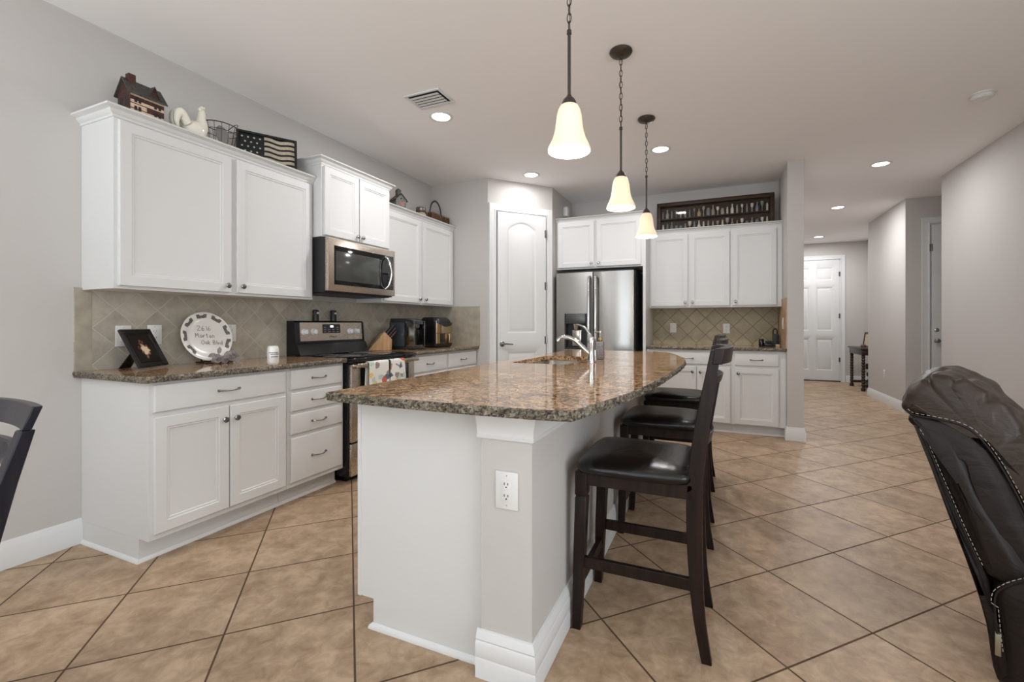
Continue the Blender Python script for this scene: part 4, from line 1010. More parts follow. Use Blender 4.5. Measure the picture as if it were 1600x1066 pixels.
# ---------------------------------------------------------------- recessed lights, vent, smoke detector
def downlight(x, y, lab, e=15, group='recessed ceiling lights'):
    t = empty('recessed_light', lab, 'recessed light', (x, y, H), 0, group)
    MB().lathe([(.070, -.0005), (.094, -.0005), (.095, -.003), (.090, -.006), (.074, -.008), (.070, -.004)], seg=36, cap=False).build('trim_ring', M['trim'], t)
    MB().lathe([(0, -.0008), (.072, -.0008), (.070, -.003), (0, -.0045)], seg=32).build('lens', M['led'], t)
    a = area('downlight_beam', (x, y, H - .012), (0, 0, 0), .13, .13, e, (.98, .985, 1.0), 'DISK', PI)
downlight(1.123, 1.702, 'round recessed ceiling light beside the square air vent')
downlight(1.247, 3.246, 'round recessed ceiling light in front of the pantry door', 6)
downlight(2.636, 3.058, 'round recessed ceiling light between the pendants and the back cabinets')
downlight(4.659, 4.334, 'large-looking recessed ceiling light over the hallway entrance, nearest of the three hallway lights', 11)
downlight(4.676, 6.191, 'middle one of the three recessed lights along the hallway ceiling', 21)
downlight(4.868, 8.575, 'smallest and farthest recessed light, by the front door', 21)
for i, (x, y) in enumerate(((1.2, -1.6), (3.2, -2.4), (4.7, 0.4), (4.6, -2.6), (1.2, -3.6))):  # unseen lamps added over the living area for extra light
    downlight(x, y, 'round recessed ceiling light added out of view over the living area for extra light', 2.5, 'added living area ceiling lights')
c = empty('air_vent', 'square white slotted air supply vent in the ceiling', 'air vent', (1.205, 1.436, H))
mb = MB()
for a in (0, 1):
    mb.box(-.15, .15, (-.105, .085)[a], (-.085, .105)[a], -.008, -.0005, .002)
    mb.box((-.15, .13)[a], (-.13, .15)[a], -.085, .085, -.008, -.0005, .002)
mb.build('vent_frame', M['trim'], c)
MB().box(-.131, .131, -.086, .086, -.0015, -.0006).build('duct_opening', M['grille'], c)
mb = MB()
for i in range(5):
    y = -.062 + i * .034
    mb.box(-.122, .118, -.0125, .0125, -.0008, .0008, mtx=Matrix.Translation((0, y, -.013)) @ Matrix.Rotation(.06, 4, 'X'))
mb.build('louvres', M['trim'], c)
c = empty('smoke_detector', 'round white smoke detector on the ceiling near the right wall', 'smoke detector', (4.86, 2.918, H))
MB().lathe([(0, -.0005), (.072, -.0005), (.073, -.008), (.068, -.012), (0, -.013)], seg=36).build('base_plate', M['plate'], c)
MB().lathe([(0, -.012), (.062, -.012), (.064, -.026), (.055, -.036), (.030, -.040), (0, -.041)], seg=36).build('sensor_cover', M['plate'], c)
MB().lathe([(0, -.0395), (.010, -.0395), (.010, -.0425), (0, -.043)], (.018, -.01, 0), seg=14).build('test_button', M['trim'], c)
c = empty('motion_sensor', 'small white sensor box high on the pantry wall above the refrigerator cabinet', 'sensor', (1.303, 4.22, 2.60))
MB().box(0, .055, -.045, .045, -.055, .065, .008).build('sensor_housing', M['plate'], c)
MB().box(.05, .057, -.025, .025, -.03, .02, .004).build('lens', M['trim'], c)

# ---------------------------------------------------------------- counter things, left run
# picture frame leaning on its easel
c = empty('picture_frame', 'tilted black picture frame on the counter with a dark photo of pale figures', 'picture frame', (.200, .230, HC + .001), math.radians(118))
tl = Matrix.Rotation(math.radians(-27), 4, 'X')
mb = MB(); rg = [(0, 0), (0, .014), (.006, .018), (.022, .014), (.030, .008)]
L = []
for ins, dd_ in rg: L.append([tl @ Vector((-.107 + ins, -dd_, .008 + ins)), tl @ Vector((.107 - ins, -dd_, .008 + ins)), tl @ Vector((.107 - ins, -dd_, .240 - ins)), tl @ Vector((-.107 + ins, -dd_, .240 - ins))])
mb.loft(L, True, True); mb.build('frame', M['frame_black'], c, 20)
def photo_mat():
    m, nt, b = new_mat('photo_print'); tc = nt.nodes.new('ShaderNodeTexCoord')
    n = nt.nodes.new('ShaderNodeTexNoise'); n.inputs['Scale'].default_value = 38; n.inputs['Detail'].default_value = 3; lk(nt, tc.outputs['Object'], n.inputs['Vector'])
    g = nt.nodes.new('ShaderNodeTexGradient'); g.gradient_type = 'SPHERICAL'; mp = nt.nodes.new('ShaderNodeMapping'); mp.vector_type = 'POINT'
    mp.inputs['Location'].default_value = (0.0, 0.0, -1.30); mp.inputs['Scale'].default_value = (19, 3, 12); lk(nt, tc.outputs['Object'], mp.inputs['Vector']); lk(nt, mp.outputs[0], g.inputs[0])
    cr = nt.nodes.new('ShaderNodeValToRGB'); e = cr.color_ramp.elements; e[0].position = .52; e[0].color = (.006, .004, .003, 1); e[1].position = .68; e[1].color = (.70, .55, .40, 1); q = e.new(.6); q.color = (.20, .09, .05, 1)
    lk(nt, math_n(nt, 'ADD', math_n(nt, 'MULTIPLY', n.outputs['Fac'], .75), math_n(nt, 'MULTIPLY', g.outputs['Fac'], .38)), cr.inputs['Fac'])
    lk(nt, cr.outputs['Color'], b.inputs['Base Color']); b.inputs['Roughness'].default_value = .2; return m
mb = MB().box(-.076, .076, -.0100, -.0085, .040, .210); mb.xform(tl); mb.build('photo', photo_mat(), c)
mb = MB().loft([[Vector((-.028, .018, .015)), Vector((.028, .018, .015))] * 1 + [Vector((.028, .024, .015)), Vector((-.028, .024, .015))]] * 0 or
    [[tl @ Vector((-.025, .001, .15)), tl @ Vector((.025, .001, .15)), tl @ Vector((.025, .007, .15)), tl @ Vector((-.025, .007, .15))],
     [Vector((-.040, .150, 0)), Vector((.040, .150, 0)), Vector((.040, .156, 0)), Vector((-.040, .156, 0))]])
mb.build('easel_back', M['frame_black'], c)

# plate with handwriting on a wrought stand with roses
PR = .158
c = empty('decorative_plate', 'round white plate with grey rim marks and handwritten address, leaning on a stand', 'plate', (.150, .568, HC + .012), math.radians(92))
pt = Matrix.Translation((0, 0, .004)) @ Matrix.Rotation(math.radians(-14), 4, 'X') @ Matrix.Translation((0, 0, PR)) @ Matrix.Rotation(PI / 2, 4, 'X')
MB().lathe([(0, -.004), (.10, -.004), (.13, -.001), (PR, .008), (PR + .001, .011), (PR - .004, .0125), (.128, .005), (.10, .002), (0, .002)], seg=64, mtx=pt).build('plate_body', M['platewhite'], c)
for k in range(9):
    mk = MB()
    a0 = 2 * PI * k / 9 + .30
    if math.sin(a0) < -.80: continue
    out, inn = [], []
    for j in range(9):
        a = a0 - .235 + .47 * j / 8; r_o = .147 if abs(j - 4) > 1.5 else .138; r_i = .124 if abs(j - 4) > 2.5 else .121
        out.append((r_o, a)); inn.append((r_i, a))
    def zz(r): return .005 + (r - .128) / (PR - .128) * .0075 + .0012 if r > .128 else .0058
    top = [pt @ Vector((r * math.cos(a), r * math.sin(a), zz(r))) for r, a in out + list(reversed(inn))]
    n = len(out)
    for j in range(n - 1):
        q = [(out[j]), (out[j + 1]), (inn[j + 1]), (inn[j])]
        mk.loft([[pt @ Vector((r * math.cos(a), r * math.sin(a), zz(r) + dz)) for r, a in q] for dz in (-.0006, .0004)])
    mk.build('rim_mark', M['slate'], c)
# handwriting strokes (unit box 0..1)
G = {'2': [[(0, .8), (.2, 1), (.55, .95), (.6, .7), (0, 0), (.7, .03)]], '6': [[(.55, 1), (.15, .6), (.05, .25), (.3, 0), (.6, .2), (.45, .48), (.1, .35)]], '1': [[(.3, 1), (.3, 0)]],
     'M': [[(0, 0), (.08, 1), (.38, .35), (.68, 1), (.78, 0)]], 'a': [[(.5, .5), (.2, .6), (.02, .3), (.2, 0), (.5, .25), (.52, .55), (.6, 0)]], 'r': [[(.1, .55), (.12, 0)], [(.12, .35), (.35, .6), (.5, .5)]],
     't': [[(.25, .95), (.25, .1), (.45, 0)], [(.02, .62), (.5, .64)]], 'o': [[(.3, .58), (.05, .3), (.25, 0), (.52, .25), (.38, .56), (.3, .58)]], 'n': [[(.05, .58), (.08, 0)], [(.08, .4), (.32, .6), (.48, .4), (.5, 0)]],
     'O': [[(.4, 1), (.05, .6), (.1, .15), (.45, 0), (.75, .35), (.7, .85), (.4, 1)]], 'k': [[(.08, 1), (.08, 0)], [(.5, .6), (.1, .28), (.52, 0)]], 'B': [[(.05, 0), (.08, 1), (.5, .95), (.5, .6), (.1, .52), (.6, .4), (.55, .05), (.05, 0)]],
     'l': [[(.15, 1), (.15, 0)]], 'v': [[(.02, .58), (.22, 0), (.45, .58)]], 'd': [[(.45, .5), (.12, .52), (.02, .2), (.2, 0), (.46, .25), (.5, 1), (.52, 0)]]}
wd = {'1': .5, 'M': .95, 'O': .9, 'l': .32, 'B': .8, '2': .85, '6': .78}
hw = MB()
def write(txt, x, y, s, slant=-.05):
    for ch in txt:
        if ch == ' ': x += .5 * s; continue
        for stx in G[ch]:
            P_ = [(x + a * s * .85, y + b * s + (x + a * s) * slant, .0030) for a, b in stx]
            P_ = cr_spline(P_, 4); hw.tube([pt @ p for p in P_], .0012, 5)
        x += wd.get(ch, .68) * s
write('2616', -.052, .038, .030); write('Marton', -.070, -.008, .028); write('Oak Blvd', -.040, -.052, .026)
hw.build('handwriting', M['slate'], c)
# stand + roses: separate thing
c = empty('plate_stand', 'dark plate stand with grey rose ornaments holding up the white plate', 'plate stand', (.190, .585, HC + .0015), math.radians(92))
mb = MB()
for sx in (-.06, .06):
    mb.tube(cr_spline([(sx, -.045, .030), (sx, -.040, .008), (sx, -.01, .005), (sx, .05, .005), (sx, .085, .10), (sx * .6, .098, .16)], 5), .0045, 8)
    mb.tube([(sx, .05, .005), (sx, .11, .005)], .0045, 8)
mb.tube([(-.06, .105, .005), (.06, .105, .005)], .0045, 8).box(-.07, .07, -.048, -.02, .0008, .012, .003)
mb.build('stand_frame', M['frame_black'], c)
def rose(cx, cz, r, s):
    mb = MB()
    for k in range(11):
        a = k * 2.4 + s; rr = r * (.25 + .075 * k); L = []
        for i in range(5):
            row = []
            for j in range(5):
                u = (i / 4 - .5) * 1.5; v = (j / 4 - .5)
                row.append(Vector((cx + math.cos(a + u) * rr * (1 + .15 * v), -.056 - .020 + .010 * v * 2 + .0016 * k + .004 * math.sin(i * 3 + k), cz + math.sin(a + u) * rr * (.85 + .3 * v))))
            L.append(row)
        for i in range(4):
            for j in range(4):
                q = [L[i][j], L[i + 1][j], L[i + 1][j + 1], L[i][j + 1]]; mb.loft([[p for p in q], [p + Vector((0, .0016, 0)) for p in q]])
    mb.lathe([(0, 0), (r * .9, .002), (r * .8, .014), (0, .016)], seg=14, mtx=Matrix.Translation((cx, -.058, cz)) @ Matrix.Rotation(PI / 2, 4, 'X'))
    return mb
for cx, cz, r, s in ((.045, .043, .040, 0), (-.045, .032, .034, 1.3), (.0, .022, .028, 2.2)):
    rose(cx, cz, r, s).build('rose', M['rose'], c)
mb = MB()
for cx, cz, a in ((-.078, .045, .5), (.090, .030, -.4), (-.015, .060, 1.4), (.07, .012, -.2)):
    P_ = [(0, 0), (.012, .010), (.03, .012), (.045, 0), (.03, -.012), (.012, -.010)]
    mb.loft([[Vector((cx - .02 + p * math.cos(a) - q * math.sin(a), -.060 - d_, cz + p * math.sin(a) + q * math.cos(a))) for p, q in P_] for d_ in (0, .006)])
mb.build('leaves', M['rose'], c)

# drink can
c = empty('drink_can', 'short white drink can standing at the front of the counter near the stove', 'can', (.600, .660, HC + .0005))
cm = mat('can_white', (.76, .73, .71), .3, .2)
MB().lathe([(0, 0), (.026, 0), (.031, .008), (.033, .014), (.033, .098), (.028, .110), (.0265, .113), (.0255, .1115), (.024, .108), (0, .108)], seg=36).build('can_body', cm, c)
mb = MB()
for z, a0, a1 in ((.070, -1.35, .35), (.060, -1.1, .6), (.045, -1.0, .3)):
    for k in range(9):
        a = a0 + (a1 - a0) * k / 9; b_ = a + (a1 - a0) / 12
        mb.loft([[Vector((r * math.cos(q), r * math.sin(q), h)) for q, h in ((a, z), (b_, z), (b_, z + .006 + .003 * (k % 2)), (a, z + .006))] for r in (.0329, .0334)])
mb.build('printed_text', M['slate'], c)
MB().lathe([(0, 0), (.007, 0), (.007, .0015), (0, .002)], (.006, 0, .1085), seg=12).build('pull_tab', M['nickel'], c)

# knife block
c = empty('knife_block', 'angled wooden knife block filled with dark-handled knives', 'knife block', (.185, 2.072, HC + .0005), math.radians(-40))
mb = MB().prism([(-.112, 0), (.100, 0), (.105, .100), (.040, .172), (.018, .158)], -.055, .055, 'yz')
bev(mb.build('block', M['knifewood'], c), .004)
sl = Vector((0, .64, .77)).normalized(); acr = Vector((0, -.77, .64)); k = 0
base = Vector((0, .075, .135))
for i, (xx, off, ln, dk) in enumerate(((-.038, -.028, .095, 0), (-.012, -.028, .105, 1), (.014, -.028, .10, 0), (.038, -.026, .09, 0), (-.036, .0, .085, 1), (-.010, .0, .09, 0), (.016, .0, .085, 1), (.038, .002, .08, 0), (-.022, .026, .07, 0), (.008, .026, .07, 0), (.032, .026, .068, 1))):
    p = base + acr * -off + Vector((xx, 0, 0)) - sl * .02
    kk = MB().tube([p, p + sl * (ln * .3), p + sl * (ln + .018), p + sl * (ln + .036)], [.0085, .0095, .010, .006], 8, flat=(1.0, .75))
    kk.build('knife_handle', mat('maroon_handle', (.05, .008, .012), .3) if (dk and 'maroon_handle' not in bpy.data.materials) else (bpy.data.materials['maroon_handle'] if dk else M['grille']), c)
p = base + acr * .052 + sl * .03
mb = MB()
for xo in (-.012, .016): mb.tube([p + Vector((xo, 0, 0)) + (sl * math.cos(a) * .028 + Vector((1, 0, 0)) * math.sin(a) * .013) for a in [2 * PI * q / 16 for q in range(16)]], .0038, 8, closed=True)
mb.tube([p - sl * .06, p - sl * .02], .006, 8).build('scissors', M['chrome'], c)

# coffee maker
c = empty('coffee_maker', 'tall black and silver single-serve coffee maker with a clear side water tank', 'coffee maker', (.300, 2.325, HC + .0005))
sp_ = mat('gloss_slate_plastic', (.022, .026, .029), .15)
MB().box(-.155, .155, -.085, .085, 0, .035, .012).box(-.155, .03, -.078, .085, .035, .285, .018).build('coffee_maker_body', sp_, c)
mb = MB().loft([[Vector((x, y, z)) for x, y in rrect(-.150, .150 - q, -.082, .085, .03, 4)] for z, q in ((.245, .0), (.275, .004), (.292, .03), (.302, .09))]); mb.build('brew_head', sp_, c)
MB().lathe([(0, .205), (.034, .205), (.040, .215), (.040, .268), (0, .270)], (.098, .004, 0), seg=28).build('brew_spout', mat('grey_gunmetal', (.16, .15, .14), .25, .8), c)
MB().box(.050, .154, -.086, -.078, .03, .275, .003).build('silver_band', M['nickel'], c); MB().box(.050, .154, .080, .088, .03, .275, .003).build('silver_band', M['nickel'], c)
MB().box(-.13, .045, -.106, -.086, .03, .262, .008).build('water_tank', mat('tank_clear', (.055, .066, .074), .05, trans=.3), c)
MB().box(.045, .15, -.06, .06, .035, .042, .002).build('drip_tray', M['nickel'], c)

# air fryer
c = empty('air_fryer', 'boxy black air fryer with a bronze metallic front drawer', 'air fryer', (.32, 2.775, HC + .0005))
mb = MB().loft([[Vector((x, y, z)) for x, y in rrect(-.14 - q, .14 + q, -.155 - q, .155 + q, .05, 6)] for z, q in ((.0, -.02), (.012, -.005), (.04, 0), (.25, -.006), (.29, -.02), (.318, -.045))]); mb.build('fryer_body', M['black'], c)
brz = mat('bronze_metallic', (.46, .33, .19), .22, 1.0)
def front_shell(mb, z0, z1, r=.0, y0=-.150, y1=.150, top=None):
    L = []
    for i in range(25):
        t = i / 24 * 2 - 1; y = (y0 + y1) / 2 + t * (y1 - y0) / 2; x = .142 + r - .028 * abs(t) ** 6 - .0
        zt = z1 if top is None else z1 - top * (1 - t * t)
        L.append([Vector((x - .012, y, z0)), Vector((x, y, z0)), Vector((x, y, zt)), Vector((x - .012, y, zt))])
    return mb.loft(L)
front_shell(MB(), .150, .262, .003, top=.045).build('front_band', brz, c)
bs = front_shell(MB(), .045, .146, .003).build('basket_drawer', brz, c)
mb = MB().box(.140, .195, -.012, .050, .045, .150, .012); mb.build('drawer_handle', mat('bronze_handle', (.40, .30, .2), .25, 1.0), bs)
MB().box(.146, .150, -.105, -.03, .05, .145, .002).build('drawer_shadow_gap', M['grille'], bs)

# ---------------------------------------------------------------- things on the upper cabinets
ZL = 2.2255; ZR = 2.2355
def gable(mb, x0, x1, y0, y1, z0, z1, axis='y'):
    if axis == 'y': xm = (x0 + x1) / 2; return mb.loft([[Vector((x0, y, z0)), Vector((x1, y, z0)), Vector((xm, y, z1))] for y in (y0, y1)])
    ym = (y0 + y1) / 2; return mb.loft([[Vector((x, y0, z0)), Vector((x, y1, z0)), Vector((x, ym, z1))] for x in (x0, x1)])
def roof_pair(mb, x0, x1, y0, y1, z0, z1, th, ov, axis='y'):
    if axis == 'y':
        xm = (x0 + x1) / 2
        for s_, xe in ((-1, x0 - ov), (1, x1 + ov)):
            sl_ = (z1 - z0) / (xm - x0); ze = z0 - ov * sl_
            mb.loft([[Vector((xe, y, ze)), Vector((xm, y, z1)), Vector((xm, y, z1 + th)), Vector((xe, y, ze + th))] for y in (y0 - ov, y1 + ov)])
    else:
        ym = (y0 + y1) / 2
        for s_, ye in ((-1, y0 - ov), (1, y1 + ov)):
            sl_ = (z1 - z0) / (ym - y0); ze = z0 - ov * sl_
            mb.loft([[Vector((x, ye, ze)), Vector((x, ym, z1)), Vector((x, ym, z1 + th)), Vector((x, ye, ze + th))] for x in (x0 - ov, x1 + ov)])
    return mb
c = empty('model_house', 'dark red-brown miniature house with cream bands and a chimney on the left wall cabinet', 'miniature house', (.245, .150, ZL)); c.scale = (1.1, 1.0, 1.22)
red = mat('barn_red', (.055, .018, .012), .6, noise_amt=.3, nscale=60); roofm = mat('old_tin_roof', (.05, .045, .04), .5, noise_amt=.6, nscale=70); cream = mat('cream_paint', (.62, .46, .34), .6, noise_amt=.15, nscale=60)
mb = MB().box(-.052, .052, -.078, .078, 0, .135); gable(mb, -.052, .052, -.078, .078, .135, .195); gable(mb, 0, .052, .000, .062, .135, .185, 'x'); mb.build('house_walls', red, c)
mb = MB(); roof_pair(mb, -.052, .052, -.078, .078, .135, .195, .006, .012); roof_pair(mb, .0, .052, .000, .062, .135, .187, .005, .006, 'x'); mb.build('roof', roofm, c)
MB().box(-.012, .018, -.066, -.034, .175, .222, .001).build('chimney', red, c)
mb = MB()
for z in (.118, .088, .050): mb.box(.052, .0535, -.076, .076, z, z + .012)
mb.box(.052, .0535, -.076, -.004, .066, .084).box(.052, .0535, -.01, .076, .032, .046); mb.build('cream_bands', cream, c)
mb = MB()
for y in (-.060, -.042, .030, .050):
    for z in (.058, .092): MB().box(.0535, .055, y, y + .012, z, z + .018).build('window', M['grille'], c)
for x in (-.038, -.022, .008, .026):
    MB().box(x, x + .010, -.0795, -.078, .075, .115).build('window', M['grille'], c)

# ceramic rooster
c = empty('rooster_figurine', 'white ceramic rooster figurine on the left wall cabinet', 'figurine', (.255, .395, ZL)); c.scale = (1.25, 1.0, 1.32)
bm = bmesh.new()
def blob(mb, P_, R_, seg=16): return mb.tube(cr_spline([Vector(p) for p in P_], 5), [max(q.x, .002) for q in cr_spline([Vector((r, 0, 0)) for r in R_], 5)], seg)
mb = MB(); blob(mb, [(0, -.050, .080), (0, -.02, .072), (0, .022, .070), (0, .050, .098), (0, .054, .135), (0, .058, .162), (0, .068, .176)], [.010, .038, .046, .037, .022, .018, .008])
blob(mb, [(0, .0, .0), (0, .0, .012), (0, .004, .03), (0, .01, .055)], [.040, .036, .022, .024])
mb.build('rooster_body', M['ceramic'], c, 80)
mb = MB()
for k, (a, l) in enumerate(((.0, 1.0), (.3, .95), (-.3, .85))):
    blob(mb, [(a * .05, -.035, .085), (a * .06, -.066, .118), (a * .07, -.092 * l, .112), (a * .07, -.100 * l, .080), (a * .07, -.085, .055)], [.022, .024, .020, .014, .006], 12)
mb.build('tail', M['ceramic'], c, 80)
mb = MB()
for y, z, r in ((.046, .178, .009), (.056, .186, .010), (.067, .188, .009)): mb.lathe([(0, -r), (r * .7, -r * .7), (r, 0), (r * .7, r * .7), (0, r)], (0, y, z), 12)
mb.build('comb', M['ceramic'], c, 80)
MB().tube([(0, .073, .172), (0, .088, .167)], [.006, .001], 8).lathe([(0, -.012), (.006, -.006), (.005, .004), (0, .006)], (0, .072, .156), 10).build('beak', M['ceramic'], c, 80)

# wire basket with a grey pad
c = empty('wire_basket', 'dark wire basket holding a grey oval pad, next to the flag sign', 'basket', (.20, .600, ZL))
mb = MB()
for z, rx, ry in ((.004, .050, .062), (.085, .062, .074), (.165, .075, .088), (.205, .082, .096)):
    mb.tube([(rx * math.cos(a), ry * math.sin(a), z) for a in [2 * PI * k / 32 for k in range(32)]], .0022 if z < .2 else .0034, 6, closed=True)
for k in range(14):
    a = 2 * PI * k / 14; mb.tube([(.050 * math.cos(a), .062 * math.sin(a), .004), (.062 * math.cos(a), .074 * math.sin(a), .085), (.082 * math.cos(a), .096 * math.sin(a), .205)], .0017, 5)
mb.tube(cr_spline([(.06, .06, .205), (.05, .075, .235), (0, .085, .245), (-.04, .07, .215)], 5), .0025, 6)
mb.build('wire_frame', M['bronze'], c)
mt = Matrix.Translation((.030, -.010, .140)) @ Matrix.Rotation(1.25, 4, 'Y') @ Matrix.Rotation(.35, 4, 'X')
o = MB().lathe([(0, -.004), (.040, -.004), (.044, 0), (.040, .005), (0, .006)], seg=28, mtx=mt @ Matrix.Diagonal((1.6, .8, 1, 1))).build('pad', mat('grey_pad', (.24, .23, .225), .7), None)
o.location = (.20, .600, ZL); tag(o, 'grey oval pad standing inside the wire basket', 'pad')

# flag sign
c = empty('flag_sign', 'black-framed rustic sign with stars and wavy tan stripes, on the left wall cabinet', 'sign', (.085, .775, ZL + .001), math.atan2(.32, .195))
FW, FH = .375, .292; tlt = Matrix.Rotation(math.radians(-6), 4, 'X')
blk = mat('sign_black', (.012, .013, .013), .5, noise_amt=.3, nscale=80); tan = mat('sign_tan', (.44, .38, .29), .7, noise_amt=.15, nscale=60)
mb = MB().box(0, FW, 0, .012, 0, FH, .002); mb.xform(tlt); mb.build('board', blk, c)
mb = MB()
for a in (0, 1): mb.box(0, FW, -.012, 0, (0, FH - .014)[a], (.014, FH)[a]); mb.box((0, FW - .014)[a], (.014, FW)[a], -.012, 0, .014, FH - .014)
mb.xform(tlt); mb.build('frame', blk, c)
st_ = MB(); n = 28
for k in range(7):
    zc = .034 + k * .0375; xs = .016 if k < 3 else .168
    if zc > FH - .02: break
    L = []
    for i in range(n + 1):
        x = xs + (FW - .016 - xs) * i / n; wv = .006 * math.sin(x * 42)
        L.append([Vector((x, -.0035, zc - .012 + wv)), Vector((x, -.0035, zc + .010 + wv)), Vector((x, -.0002, zc + .010 + wv)), Vector((x, -.0002, zc - .012 + wv))])
    st_.loft(L)
st_.xform(tlt); st_.build('stripes', tan, c)
sm_ = MB()
for r in range(4):
    for q in range(4 if r % 2 == 0 else 3):
        cx = .034 + q * .036 + (.018 if r % 2 else 0); cz = FH - .040 - r * .034
        P_ = [((.0075 if j % 2 == 0 else .0035) * math.sin(PI * j / 5), (.0075 if j % 2 == 0 else .0035) * math.cos(PI * j / 5)) for j in range(10)]
        sm_.loft([[Vector((cx + a, y, cz + b)) for a, b in P_] for y in (-.0004, -.0035)])
sm_.xform(tlt); sm_.build('stars', mat('star_white', (.62, .62, .58), .6), c)

# birdhouse, jar, picket basket and tan block on the right wall cabinet
c = empty('birdhouse', 'small grey-green birdhouse with a steeple and a red flag patch, on the right wall cabinet', 'birdhouse', (.240, 2.270, ZR), -.35)
gw = mat('weathered_teal', (.15, .16, .155), .7, noise_amt=.35, nscale=60)
mb = MB().box(-.055, .055, -.055, .055, 0, .140); gable(mb, -.055, .055, -.055, .055, .140, .195, 'x'); mb.build('birdhouse_body', gw, c)
mb = MB(); roof_pair(mb, -.055, .055, -.055, .055, .140, .195, .006, .012, 'x'); mb.build('roof', mat('rust_roof', (.07, .04, .035), .6, noise_amt=.5, nscale=60), c)
mb = MB().box(-.020, .020, -.020, .020, .185, .235); mb.lathe([(.031, .233), (.026, .244), (.012, .256), (0, .262)], seg=4, mtx=Matrix.Rotation(PI / 4, 4, 'Z')); mb.build('steeple', mat('steeple_grey', (.085, .09, .08), .6), c)
MB().box(.055, .0565, -.022, .034, .088, .122).build('flag_patch', mat('flag_patch_red', (.33, .14, .12), .7, noise_amt=.5, nscale=110), c)
MB().lathe([(0, 0), (.007, 0), (.007, .0015), (0, .002)], seg=14, mtx=Matrix.Translation((.0552, 0, .150)) @ Matrix.Rotation(PI / 2, 4, 'Y')).build('entry_hole', M['grille'], c)
c = empty('storage_jar', 'squat glass jar with a wide lid and twine at its neck, beside the picket basket', 'jar', (.235, 2.640, ZR))
MB().lathe([(0, 0), (.052, 0), (.056, .010), (.056, .085), (.045, .105), (.043, .112), (0, .112)], seg=32).build('jar_body', mat('jar_contents', (.40, .34, .26), .2, noise_amt=.4, nscale=50, coat=.6), c)
MB().tube([(.047 * math.cos(a), .047 * math.sin(a), .113) for a in [2 * PI * k / 24 for k in range(24)]], .008, 8, closed=True).build('twine', mat('twine_brown', (.10, .05, .03), .9), c)
MB().lathe([(0, .118), (.050, .118), (.052, .124), (.052, .152), (.048, .160), (0, .162)], seg=32).build('lid', mat('aged_lid', (.16, .14, .13), .35, .7), c)
c = empty('picket_basket', 'brown picket-sided basket with a tall arched handle, at the right end of the cabinet top', 'basket', (.215, 2.935, ZR))
bk_ = wood('basket_wood', (.05, .022, .012), (.13, .06, .03), .7, 2, 1.0, 0)
mb = MB().box(-.07, .07, -.175, .175, 0, .012)
for sx in (-.07, .066):
    for k in range(13): y = -.176 + k * .0272; mb.prism([(y, 0), (y + .020, 0), (y + .020, .130), (y + .010, .150), (y, .130)], sx, sx + .005, 'yz')
for sy in (-.178, .174):
    for k in range(5): x = -.066 + k * .0272; mb.prism([(x, 0), (x + .020, 0), (x + .020, .130), (x + .010, .150), (x, .130)], sy, sy + .005, 'xz')
for z in (.04, .095): mb.box(-.063, .064, -.172, -.168, z, z + .012).box(-.063, .064, .168, .172, z, z + .012).box(-.065, -.062, -.17, .17, z, z + .012).box(.062, .066, -.17, .17, z, z + .012)
mb.build('basket_body', bk_, c)
MB().tube(cr_spline([(.0, -.110, .06), (.0, -.108, .16), (.0, -.075, .26), (0, 0, .305), (0, .075, .26), (.0, .108, .16), (0, .110, .06)], 6), .007, 10, flat=(1.0, 1.4)).build('basket_handle', M['grille'], c)
c = empty('tan_canister', 'tan patterned canister peeking out beside the raised microwave cabinet', 'canister', (.085, 2.325, ZR))
MB().lathe([(0, 0), (.035, 0), (.037, .005), (.037, .175), (.034, .180), (0, .180)], seg=28).build('canister_body', mat('tan_paper', (.42, .30, .16), .7, noise_amt=.5, nscale=60), c)
MB().lathe([(0, .180), (.039, .180), (.039, .198), (.0, .200)], seg=28).build('lid', mat('tan_lid', (.50, .38, .22), .5), c)

# ---------------------------------------------------------------- display case with miniatures
CX0, CX1, CY0, CY1, CZ0, CZ1 = 2.448, 3.706, 4.330, 4.415, 2.2358, 2.622
c = empty('display_case', 'long walnut glass-fronted display case of miniatures on top of the back cabinets', 'display case', (0, 0, 0))
fw = .042
mb = MB().box(CX0, CX1, CY0, CY1, CZ1 - fw, CZ1, .003).box(CX0, CX1, CY0, CY1, CZ0, CZ0 + .030, .003).box(CX0, CX0 + fw, CY0, CY1, CZ0 + .03, CZ1 - fw, .002).box(CX1 - fw, CX1, CY0, CY1, CZ0 + .03, CZ1 - fw, .002)
mb.box(CX0 + fw, CX1 - fw, CY1 - .008, CY1, CZ0 + .03, CZ1 - fw); mb.build('case_frame', M['casewood'], c)
ZS = 2.430
MB().box(CX0 + fw, CX1 - fw, CY0 + .014, CY1 - .008, ZS - .012, ZS).build('shelf', M['casewood'], c)
MB().box(CX0 + fw - .004, CX1 - fw + .004, CY0 + .006, CY0 + .009, CZ0 + .03, CZ1 - fw).build('glass_front', M['case_glass'], c)
kinds = {
    'bottle': [(0, 0), (.012, 0), (.014, .004), (.014, .045), (.006, .062), (.005, .085), (.007, .088), (0, .089)],
    'vial': [(0, 0), (.008, 0), (.009, .004), (.009, .060), (.006, .066), (.006, .078), (0, .079)],
    'goblet': [(0, 0), (.012, 0), (.012, .003), (.003, .008), (.003, .045), (.013, .055), (.015, .085), (0, .086)],
    'flask': [(0, 0), (.015, 0), (.018, .006), (.018, .035), (.010, .050), (.005, .058), (.005, .075), (0, .076)],
    'jar': [(0, 0), (.015, 0), (.017, .005), (.017, .05), (.013, .055), (.013, .064), (0, .065)],
    'spoon': [(0, 0), (.006, 0), (.005, .004), (.003, .03), (.0035, .055), (.012, .070), (.013, .084), (.006, .095), (0, .097)]}
